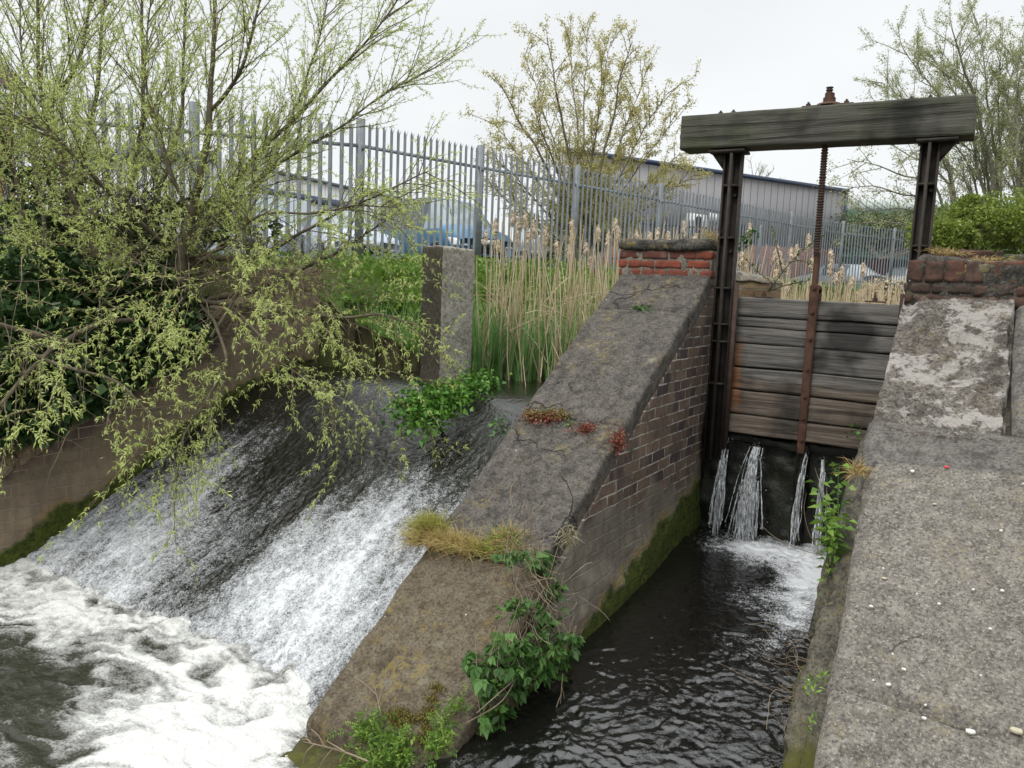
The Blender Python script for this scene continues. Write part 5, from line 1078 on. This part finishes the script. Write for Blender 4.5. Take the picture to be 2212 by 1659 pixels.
maple=fan_tree('maple_tree','round yellow green maple just coming into leaf behind the fence',mb_,[(E_(*e,(i*1.7)%3.4-1.7),E_(f[0]*.5+1262*.5,f[1]+60,((i*1.7)%3.4-1.7)*.3),.085 if i%4==0 else .05) for i,(e,f) in enumerate(me_)],.09,2,M['maple_bark'],M['maple_leaf'],.058,.042,.05,32,.78,up=.2,mult=3)
D=26.
rb_=P(2155,560,D)
fan_tree('birch_tree','tall sparse pale green tree behind the right iron post',rb_,[(E_(*e,(i*2.3)%4-2),E_(*f,((i*2.3)%4-2)*.3),r) for i,(e,f,r) in enumerate([((2058,60),(2140,350),.13),((2010,120),(2125,290),.07),((1950,110),(2100,300),.06),((1905,180),(2085,330),.05),((2110,50),(2150,330),.08),((2000,230),(2120,350),.05),((1930,260),(2080,380),.05),((2160,90),(2160,330),.06),((2060,150),(2120,280),.05)])],.12,2,M['tree_bark'],M['tree_leaf'],.06,.034,.065,24,1.2,up=.2,mult=4)
fan_tree('birch_tree','leaning many stemmed tree cut by the right edge of the photo',P(2210,560,D-2),[(E_(*e,(i*2.3)%4-3),E_(*f,-2+((i*2.3)%4-2)*.3),r) for i,(e,f,r) in enumerate([((2200,120),(2196,350),.09),((2260,60),(2210,330),.12),((2230,180),(2205,330),.06),((2300,200),(2230,380),.06),((2170,170),(2190,360),.05)])],.12,2,M['tree_bark'],M['tree_leaf'],.06,.034,.065,24,1.2,up=.2,mult=4)
fan_tree('willow_sapling','low wide tree reaching left with thin bare branches behind the screw and right post',P(2085,560,D-5),[(P(*e,D-5+(i*1.3)%3-1.5),P(*f,D-5),r) for i,(e,f,r) in enumerate([((1830,345),(2020,400),.05),((1820,400),(2010,430),.05),((1880,300),(2040,370),.05),((1960,280),(2050,350),.06),((1850,450),(1990,460),.04),((2000,300),(2060,380),.05),((1900,240),(2045,340),.04),((1835,480),(1980,490),.04)])],.08,2,M['tree_bark'],M['tree_leaf'],.06,.035,.07,14,.8,up=.12,mult=2)
fan_tree('far_tree','small bare round treetop just above the warehouse roof',P(1640,470,85),[(P(e,y,85),P(1640,420,85),.2) for e,y in [(1610,385),(1625,375),(1640,372),(1655,378),(1668,388),(1600,395)]],.25,2,M['tree_bark'],M['tree_leaf'],.10,.06,.5,7,1.6)
def bushy(name,label,base,blobs,mat,L,w,n):
    t=thing(name,label,'bush',tuple(base)); tr=MB(); b=MB()
    for (c,r) in blobs:
        c=np.array(c); r=np.array(r); 
        for _ in range(9):
            e=c+unit(rng.normal(size=3)*[1,1,.7]+[0,0,.4])*r*.95; tr.tube(smooth_poly([base,(np.array(base)+c)/2+rng.normal(size=3)*.1,e],8),np.linspace(.03,.006,8),4,cap=False)
        m_=int(n); v=unit(rng.normal(size=(m_,3)))*(.35+.65*rng.random((m_,1))**.45); f=fbm((c+v*r)*2.2,3)[:,None]; v=v*(1+.55*f); p=c+v*r
        keep=fbm(p*3.1+5,2)>-.16; p=p[keep]; v=v[keep]; b.leaves(p,unit(v*.7+rng.normal(size=p.shape)*.6+[0,0,.2]),L*(.6+.7*rng.random(len(p))),w*(.6+.7*rng.random(len(p))),.2)
    tr.build('branches',M['maple_bark'],t); b.build('foliage',mat,t); return t
bushy('hawthorn_bush','bright green bush rising over the boundary wall right of the right iron post',P(2110,600,16),[(P(2090,500,16),(1.0,.8,.55)),(P(2180,480,16.5),(.9,.8,.6)),(P(2040,520,15.5),(.6,.6,.4)),(P(2105,455,16.3),(.45,.5,.3)),(P(2230,500,15.5),(.8,.8,.6))],M['bush'],.075,.055,5200)
bushy('hedge','dull green hedge behind the right hand fence below the pale roof strip',P(1900,560,40),[(P(1860,503,42),(2.2,1.5,1.1)),(P(1940,503,41),(2.2,1.5,1.15)),(P(2020,500,40),(2.4,1.5,1.2)),(P(2110,500,38),(2.4,1.5,1.3)),(P(2200,500,36),(2.4,1.5,1.3))],M['bushdark'],.16,.11,3800)
bushy('scrub','grey brown dead scrub just left of the foot of the right post',P(1920,640,13),[(P(1918,628,13),(.42,.4,.26)),(P(1885,640,13),(.3,.3,.18))],M['reeddry'],.035,.02,1500)
bushy('laurel_bush','dark leaved shrub in the yard between fence and warehouse right of the pillar',P(1250,590,18),[(P(1235,560,18),(.5,.5,.22)),(P(1180,575,15.5),(.5,.4,.15))],M['bush'],.06,.04,500)
# sapling by the gate
sp=thing('elder_sapling','thin twiggy sapling with small green leaves growing behind the top of the gate','sapling',tuple(onY(1648,640,7.0)))
b=MB(); L_=Plant()
for pl_ in [[(1648,645,7.0),(1705,567,7.05),(1740,535,7.1),(1775,512,7.1)],[(1690,588,7.0),(1675,520,7.0),(1668,495,7.0)],[(1670,612,7.),(1640,590,7.0),(1610,560,7.)],[(1710,565,7.05),(1730,560,7.),(1760,575,7.)],[(1655,630,7.),(1700,615,7.),(1750,605,7.)]]:
    pts=smooth_poly([onY(*q) for q in pl_],12); b.tube(pts,np.linspace(.008,.003,12),5); L_.leafed(pts,.05,.9,2)
b.build('stem',M['maple_bark'],sp)['kind']='stuff'; lp,la=L_.done(); MB().leaves(lp,la,.035,.02).build('leaf_cluster',M['herb'],sp)['kind']='stuff'
el=thing('elder_sprig','fresh green leafy sprig poking out beside the left iron post','sprig',tuple(onY(1590,530,6.4)))
b=MB(); pts=smooth_poly([onY(1585,540,6.5),onY(1602,520,6.4),onY(1622,505,6.3)],8); b.tube(pts,.004,4); b.build('stem',M['willow_bark'],el); n=46
MB().leaves(pts[rng.integers(3,8,n)]+rng.normal(size=(n,3))*.028,unit(rng.normal(size=(n,3))+[0,0,.2]),.055,.028).build('leaf_cluster',M['herb'],el)['kind']='stuff'
# ================================================================== WALL PLANTS
def onC(px,py,off=0.,Y0=5.66):
    r=P(px,py,1.); n=np.array([0,-.648,1.]); return r*((np.array([0,Y0,off])@n)/(r@n))
def clump(name,label,cat,pts,mat,L,w,n,spread,ax=(0,0,.5),droop=.2,stems=None,blade=False,hgt=.03,group=None):
    t=thing(name,label,cat,tuple(pts[0]),group); b=MB()
    for c in pts:
        p=c+rng.normal(size=(n,3))*np.array(spread); a=unit(rng.normal(size=(n,3))*.8+np.array(ax)+(p-c)/np.linalg.norm(spread)*.5)
        if blade: b.blades(p,a,L*(.5+.8*rng.random(n)),w,.9)
        else: b.leaves(p,a,L*(.6+.7*rng.random(n)),w*(.6+.7*rng.random(n)),droop)
    b.build('foliage',mat,t)
    if stems:
        sb=MB()
        for c in pts:
            for _ in range(stems): q=c+rng.normal(size=3)*np.array(spread)*.8; sb.tube(branch(q-[0,0,.06],unit(rng.normal(size=3)*.5+[0,0,.8]),.12,4,.15),.0022,3,cap=False)
        sb.build('stem',M['willow_bark'],t)
    return t
c_=[onZ(905,905,-.98),onZ(895,875,-.90),onZ(935,885,-.93),onZ(930,860,-.86),onZ(975,862,-.86),onZ(1010,840,-.84),(onZ(1040,825,-.82))]
clump('watercress','dense glossy green watercress clump on the weir crest at the foot of the pillar','water plant',c_,M['cress'],.05,.036,260,(.085,.085,.05),(0,-.2,.5),.3,stems=6)
clump('flag_iris','yellow green iris blades sprouting from the watercress below the pillar','water plant',[onZ(958,850,-.88),onZ(1000,820,-.86),onZ(968,870,-.9)],M['yellowgreen'],.17,.010,22,(.035,.035,.01),(0,0,2.2),blade=True)
clump('ivy_sprig','small green ivy sprig on the water side edge of the coping','ivy',[onC(1082,912,.0),onC(1078,930,-.03)],M['herb'],.045,.035,16,(.03,.03,.03))
for nm,lb_,pp_,mt_,n_,sp_ in [('stonecrop','largest stonecrop cushion, brown green with red tips, on the coping joint','L',['redleaf','mossclump'],520,(.075,.035,.022)),('stonecrop','small rusty red stonecrop tuft in the middle of the coping joint','M',['redleaf'],260,(.038,.025,.018)),('stonecrop','bright red stonecrop hanging over the brick edge of the dividing wall','R',['redleaf'],300,(.024,.03,.03))]:
    c=[onC(1178,905,.02)] if pp_=='L' else [onC(1265,925,.02)] if pp_=='M' else [onC(1329,950,-.01)+[.01,0,-.0]]
    if pp_=='L': c.append(onC(1150,903,.02)); c.append(onC(1205,902,.015))
    t=clump(nm,lb_,'stonecrop',c,M[mt_[0]],.022,.011,n_//len(c),sp_ if pp_!='L' else (.035,.03,.02),(0,-.3,.5))
    if pp_=='L':
        b=MB()
        for cc in c: p=cc+rng.normal(size=(170,3))*[.04,.03,.018]+[0,.02,.02]; b.leaves(p,unit(rng.normal(size=p.shape)+[0,0,.6]),.02,.011)
        b.build('green_tips',M['mossclump'],t)['kind']='stuff'
clump('rosette_weed','green leafy rosette growing in the top joint of the coping','weed',[onC(1385,668,.01)],M['herb'],.062,.016,46,(.028,.02,.008),(0,0,.35),.35)
clump('rosette_weed','little pale green weed between the stonecrop cushions','weed',[onC(1232,915,.01)],M['weed'],.03,.012,26,(.02,.015,.008),(0,0,.4))
gt_=thing('grass_tuft','golden dry grass tuft flopping over the weir side of the lower coping joint','grass tuft',tuple(onC(960,1170)))
b=MB(); b2=MB()
for (px,py,n,mt) in [(925,1145,420,0),(915,1170,420,1),(950,1175,420,1),(990,1180,380,1),(1020,1190,260,1),(945,1140,300,0),(1045,1195,140,0)]:
    c=onC(px,py,.0); p=c+rng.normal(size=(n,3))*[.035,.03,.01]; (b if mt else b2).blades(p,unit(rng.normal(size=(n,3))*.45+[-.25,-.25,.75]),.10+.06*rng.random(n),.0035,1.3,seg=4)
b.build('dry_blades',M['drygrass'],gt_); b2.build('green_blades',leafm('olive grass',(.20,.19,.04),(.30,.30,.06),(.36,.34,.09)),gt_)
gt_=thing('grass_tuft','straw and green grass tuft beside the buttercup leaves at the lower coping joint','grass tuft',tuple(onC(1100,1180)))
b=MB(); b2=MB()
for (px,py) in [(1085,1165),(1105,1160),(1070,1190),(1110,1185),(1090,1200)]:
    c=onC(px,py,.0); p=c+rng.normal(size=(110,3))*[.03,.03,.01]; b.blades(p,unit(rng.normal(size=p.shape)*.6+[0,-.1,.75]),.08+.05*rng.random(len(p)),.0035,1.2); p=p[:26]; b2.blades(p,unit(rng.normal(size=p.shape)*.6+[0,-.1,.85]),.09,.009,1.)
b.build('dry_blades',M['drygrass'],gt_); b2.build('green_blades',M['weed'],gt_)
# geum / nettles spilling over the channel face
def lobed(mb,p,a,L,n5=5,up=None):
    # a leaf of five pointed lobes around its stalk end
    p=np.asarray(p,float); a=unit(a); sd=unit(np.cross(a,[0,0,1.])+rng.normal(size=3)*.25)
    angs=[-1.25,-.62,0,.62,1.25]; ls=[.55,.8,1.,.8,.55]; P_=[];A_=[];L_=[]
    for g,l in zip(angs,ls): P_.append(p); A_.append(a*math.cos(g)+sd*math.sin(g)+np.array([0,0,-.15])); L_.append(L*l)
    mb.leaves(np.array(P_),np.array(A_),np.array(L_),np.array(L_)*.55,.12,rnd=np.full(5,float(rng.random())))
hb=thing('wood_avens','lush green lobed leaf plant hanging over the channel side of the dividing wall','plant',tuple(onX(1150,1400,-1.75)))
b=MB(); sm=MB()
for (px,py,X,n,sx,sy) in [(1110,1205,-1.92,16,22,12),(1165,1215,-1.85,24,26,22),(1195,1270,-1.78,14,16,22),(1120,1310,-1.76,22,30,26),(1185,1340,-1.72,22,26,30),(1090,1395,-1.78,18,26,20),(1150,1400,-1.70,36,34,26),(1205,1410,-1.66,34,26,26),(1060,1440,-1.80,26,24,22),(1110,1450,-1.72,34,30,20),(1160,1450,-1.68,24,26,14),(1060,1490,-1.78,22,18,20),(1090,1530,-1.76,26,20,22),(1235,1380,-1.62,8,10,8),(1050,1555,-1.78,10,9,10),(1015,1430,-1.85,14,14,12),(1125,1490,-1.74,12,14,12)]:
    for _ in range(n):
        q=onX(px+rng.normal()*sx*.7,py+rng.normal()*sy*.7,X+rng.normal()*.025); lobed(b,q,unit(rng.normal(size=3)*.6+[.35,-.5,-.15]),.045+.030*rng.random())
        if rng.random()<.5: sm.tube(branch(q,unit([-.35,.3,.9]+rng.normal(size=3)*.3),.06+.10*rng.random(),4,.15),.0018,3,cap=False)
b.build('leaf_mass',M['herb'],hb)['kind']='stuff'
for _ in range(130):
    q=onX(1150+rng.normal()*38,1290+rng.normal()*75,-1.80+rng.random()*.05); sm.tube(branch(q,unit(rng.normal(size=3)*.7+[0,-.1,-.6]),.12+.18*rng.random(),6,.25),.002,3,cap=False)
for pl_ in [[(1135,1065,-1.9),(1132,1120,-1.9),(1135,1200,-1.9)],[(1148,1090,-1.88),(1146,1150,-1.88),(1150,1240,-1.86)]]: sm.tube(smooth_poly([onX(*q) for q in pl_],10),.003,4)
for pl_ in [[(1215,1455,-1.60),(1212,1500,-1.58),(1208,1550,-1.58)],[(1213,1480,-1.59),(1222,1520,-1.58),(1220,1556,-1.58)],[(1212,1500,-1.58),(1200,1530,-1.58),(1203,1555,-1.58)],[(1115,1465,-1.68),(1075,1500,-1.66),(1030,1540,-1.66)],[(1115,1465,-1.68),(1085,1520,-1.66),(1010,1560,-1.66)]]: sm.tube(smooth_poly([onX(*q) for q in pl_],10),.0028,4)
sm.build('dead_stalk',M['deadtwig'],hb)['kind']='stuff'
clump('withered_weed','withered pale weed clinging to the brick face of the dividing wall','weed',[onX(1228,1150,-1.80),onX(1226,1165,-1.80)],leafm('withered',(.12,.12,.05),(.28,.25,.15),(.40,.36,.26)),.05,.006,70,(.018,.03,.02),(.2,-.2,-.8),blade=True)
# nose of the dividing wall
ft=thing('ragwort','bright green finely cut leafy plant at the bottom edge on the nose of the wall','plant',tuple(onC(830,1600)))
b=MB()
for (px,py,n,off) in [(790,1590,30,.02),(830,1600,40,.03),(870,1620,36,.02),(815,1570,26,.03),(850,1650,40,.04),(790,1650,30,.0)]:
    for _ in range(n):
        c=onC(px+rng.normal()*22,py+rng.normal()*16,off*rng.random()); a=unit(rng.normal(size=3)*.7+[0,-.2,.7]); L=.05+.05*rng.random(); s_=np.linspace(.1,1,7)
        pts=c+a*s_[:,None]*L+np.array([0,0,-1.])*(s_**2)[:,None]*L*.3; sd=unit(np.cross(a,rng.normal(size=3))); r_=float(rng.random())
        b.leaves(np.repeat(pts,2,0),np.repeat(np.array([a])*.6,14,0)+np.tile(np.stack([sd,-sd]),(7,1)),.022,.007,.1,rnd=np.full(14,r_))
b.build('leaf_mass',M['weed'],ft)['kind']='stuff'
ft=thing('ragwort','small upright yellowish green plant at the right corner of the wall nose','plant',tuple(onC(955,1590)))
b=MB()
for (px,py,n) in [(955,1600,26),(965,1560,20),(985,1530,14),(940,1625,20)]:
    for _ in range(n):
        c=onC(px+rng.normal()*12,py+rng.normal()*12,.02+.03*rng.random()); a=unit(rng.normal(size=3)*.7+[0,-.2,.8]); s_=np.linspace(.1,1,6); pts=c+a*s_[:,None]*.05; sd=unit(np.cross(a,rng.normal(size=3)))
        b.leaves(np.repeat(pts,2,0),np.repeat(np.array([a])*.6,12,0)+np.tile(np.stack([sd,-sd]),(6,1)),.02,.007,.1,rnd=np.full(12,float(rng.random())))
b.build('leaf_mass',M['weed'],ft)['kind']='stuff'
for lb_,pp_ in [('brown moss cushion on the lower coping end, left of the small ragwort',[(850,1545),(870,1535),(890,1550),(865,1560)]),('brown moss cushion running up the right corner of the wall nose',[(940,1510),(930,1535),(945,1485),(920,1550),(915,1600),(925,1575)])]:
    t=thing('moss_cushion',lb_,'moss',tuple(onC(*pp_[0]))); b=MB()
    for q in pp_: c=onC(*q); p=c+rng.normal(size=(420,3))*[.022,.02,.007]; b.leaves(p,unit(rng.normal(size=p.shape)*.7+[0,-.2,.7]),.013,.005,.1)
    b.build('fronds',M['mossclump'],t)
# dead twigs at the nose
dt=thing('dead_branch','pale dead branching twig lying over the stones at the bottom edge','twig',tuple(onZ(700,1610,-2.05)))
b=MB()
for pl_ in [[(795,1645),(750,1625),(700,1612),(655,1602)],[(700,1612),(690,1590),(672,1575)],[(720,1617),(700,1640),(690,1659)],[(680,1607),(660,1625),(655,1650)],[(672,1606),(665,1596),(652,1598)],[(745,1624),(725,1612),(705,1600)]]: b.tube(smooth_poly([onY(x,y,2.25) for x,y in pl_],9),np.linspace(.0045,.002,9),5)
b.build('twig',M['deadtwig'],dt)
dt=thing('dead_stalk','dry forked stalk standing on the mossy lower coping near its left end','twig',tuple(onC(820,1530)))
b=MB()
for pl_ in [[(822,1540,0),(812,1490,.06),(800,1462,.1)],[(812,1500,.05),(790,1478,.08),(765,1462,.1)],[(818,1520,.03),(825,1490,.07),(835,1480,.09)]]: b.tube(smooth_poly([onC(x,y,o) for x,y,o in pl_],8),np.linspace(.004,.002,8),5)
b.build('twig',M['deadtwig'],dt)
# right wall nettles
nt_=thing('nettle','tall green nettles growing on the ledge of the right wall above the channel','nettle',tuple(onX(1830,1200,-.56)))
b=MB(); sm=MB()
for k in range(30):
    px=1785+85*rng.random(); py=1150+165*rng.random(); X=-.60+.09*rng.random(); base=onX(px,py,X); L=.14+.22*rng.random(); c=branch(base,unit([rng.normal()*.15-.05,rng.normal()*.15,1]),L,8,.05); sm.tube(c,np.linspace(.0032,.0018,9),4,cap=False)
    for j in range(1,9):
        for s2 in (-1,1):
            th=j*1.57+(0 if s2>0 else 3.14)+rng.normal()*.3; a=np.array([math.cos(th),math.sin(th),-.05+.2*rng.random()]); b.leaves([c[j]+a*.012],[a],.060*(1.15-.06*j)*(.8+.4*rng.random()),.030,.25)
b.build('leaf_mass',M['weed'],nt_)['kind']='stuff'; sm.build('stem',M['herb'],nt_)['kind']='stuff'
nt_=thing('goosegrass','low light green weeds along the slab edge near the bottom of the picture','weed',tuple(onX(1770,1560,-.46)))
b=MB()
for _ in range(34):
    px=1745+45*rng.random(); py=1440+190*rng.random(); c=onX(px,py,-.50+.05*rng.random()); n=10; b.leaves(c+rng.normal(size=(n,3))*.014,unit(rng.normal(size=(n,3))+[-.2,-.2,.5]),.032,.011)
b.build('leaf_mass',M['weed'],nt_)['kind']='stuff'
clump('grass_tuft','small straw and green grass tuft at the upper corner of the big right slab','grass tuft',[onX(1855,1015,-.50),onX(1848,1022,-.51)],M['drygrass'],.07,.0045,70,(.02,.02,.012),(0,-.2,.6),blade=True)
clump('grass_tuft','dry grass tuft on the right end of the left pier cap','grass tuft',[onY(1532,512,6.0),onY(1545,520,6.0)],M['drygrass'],.12,.004,60,(.03,.03,.012),(0,0,1.),blade=True)
clump('grass_tuft','thin dry turf patch on the crumbling top of the right pier','grass tuft',[onY(2040,545,5.9),onY(2060,548,5.9),onY(2130,560,5.85),onY(2015,540,5.95)],M['drygrass'],.045,.0045,80,(.04,.05,.006),(0,0,.5),blade=True)
clump('grass_tuft','green blades drooping over the back of the right pier top','grass tuft',[onY(2150,550,6.1),onY(2110,548,6.1)],M['herb'],.12,.007,16,(.03,.03,.01),(0,0,.6),blade=True)
clump('fern_sprig','small green leaves in the dark corner beside the right end of the gate','plant',[onY(1850,930,5.85),onY(1800,1015,5.95)],M['herb'],.035,.026,26,(.03,.02,.025))
tw=thing('bramble_canes','bare pale arching canes reaching out over the channel from the right wall','bramble',tuple(onX(1770,1195,-.6)))
b=MB()
for pl_ in [[(1775,1200,5.2),(1720,1185,5.2),(1670,1160,5.2),(1640,1130,5.2)],[(1775,1200,5.0),(1745,1150,5.0),(1735,1100,5.0),(1742,1065,5.0)],[(1810,1130,4.8),(1785,1080,4.9),(1765,1025,5.0),(1760,1010,5.0)],[(1830,1310,4.2),(1790,1350,4.2),(1740,1380,4.2),(1690,1395,4.2)],[(1825,1350,4.2),(1780,1325,4.2),(1730,1305,4.2)],[(1810,1300,4.2),(1770,1310,4.2),(1730,1303,4.2)]]: b.tube(smooth_poly([onY(*q) for q in pl_],14),np.linspace(.0028,.0014,14),4)
for _ in range(46):
    c=onX(1760+rng.normal()*25,1520+rng.normal()*60,-.50); b.tube(branch(c,unit([-.9,rng.normal()*.4,rng.normal()*.5+.1]),.10+.22*rng.random(),7,.25,-.02),.0013,3,cap=False)
b.build('cane',M['deadtwig'],tw)['kind']='stuff'
# ================================================================== CHIPS AND LITTER ON THE SLAB
def onS(px,py,off=.016):
    r=P(px,py,1.); n=np.array([0,-.648,1.]); return r*((np.array([0,5.745,off])@n)/(r@n))
chip=plain('white shell chip',(.66,.65,.60),.6,0,.15,60,0); creamc=plain('cream stone chip',(.42,.38,.27),.7,0,.15,60,0)
def mkchip(c,r,mat,seed):
    b=MB(); n=7; a=np.arange(n)*2*math.pi/n; rr=r*(.7+.5*rng.random(n)); e1=unit([1,0,0]); e2=unit([0,1,.648]); up=unit(np.cross(e1,e2))
    top=np.array([c+e1*math.cos(x)*q+e2*math.sin(x)*q*.6+up*.004 for x,q in zip(a,rr)]); b.prism(top-up*.012,up*.014); return b
cc=[(1190,388,8,'flat white chip near the top left of the slab'),(1570,643,6,'white chip at the right edge beside two tiny specks'),(1013,967,6,'white chip nearest the left edge at mid slab'),(1450,895,5,'small white chip left of the paired chip at mid slab'),(1575,900,6,'white chip at the right edge at mid slab'),(1303,956,5,'tiny white chip in the centre of the slab'),(1523,1063,5,'tiny white chip right of centre below the middle'),(1153,1237,6,'white chip just above the crack, left of centre'),(1085,1302,8,'larger white chip touching the crack at its left'),(1240,1447,7,'white chip just below the crack'),(1440,1505,12,'biggest white chip low on the slab below the crack'),(1245,1390,4,'tiny grey white chip between crack and the chip below it'),(1065,805,4,'small white chip beside the cream pebble')]
for k,(x,y,r,l) in enumerate(cc):
    c=onS(1371.5+.504*x,823+.504*y,.020); o=mkchip(c,r*.0014,chip,k).build('shell_chip',chip,org=c); tag(o,l,'chip','white chips on the right slab')
for x,y,r,l in [(1068,845,8,'rounded cream pebble on the left part of the slab'),(1285,527,7,'tan pebble in the upper middle of the slab'),(1635,1498,16,'large cream pebble at the bottom right of the slab')]:
    c=onS(1371.5+.504*x,823+.504*y,.022); b=MB(); w_=r*.0013; b.rbox(c-[w_,w_*.7,w_*.5],c+[w_,w_*.7,w_*.4],res=w_*.35,r=w_*.45,amp=.001,freq=30.); tag(b.build('pebble',creamc,smooth=True,org=c),l,'pebble','pebbles on the slab')
c=onS(2045,1009,.024); b=MB(); b.rbox(c-[.011,.007,.005],c+[.011,.007,.006],res=.004,r=.004,amp=.001,freq=60.); tag(b.build('bottle_top',plain('red plastic',(.60,.03,.05),.35,0,.1),smooth=True,org=c),'small bright red plastic piece lying on the upper slab','litter')
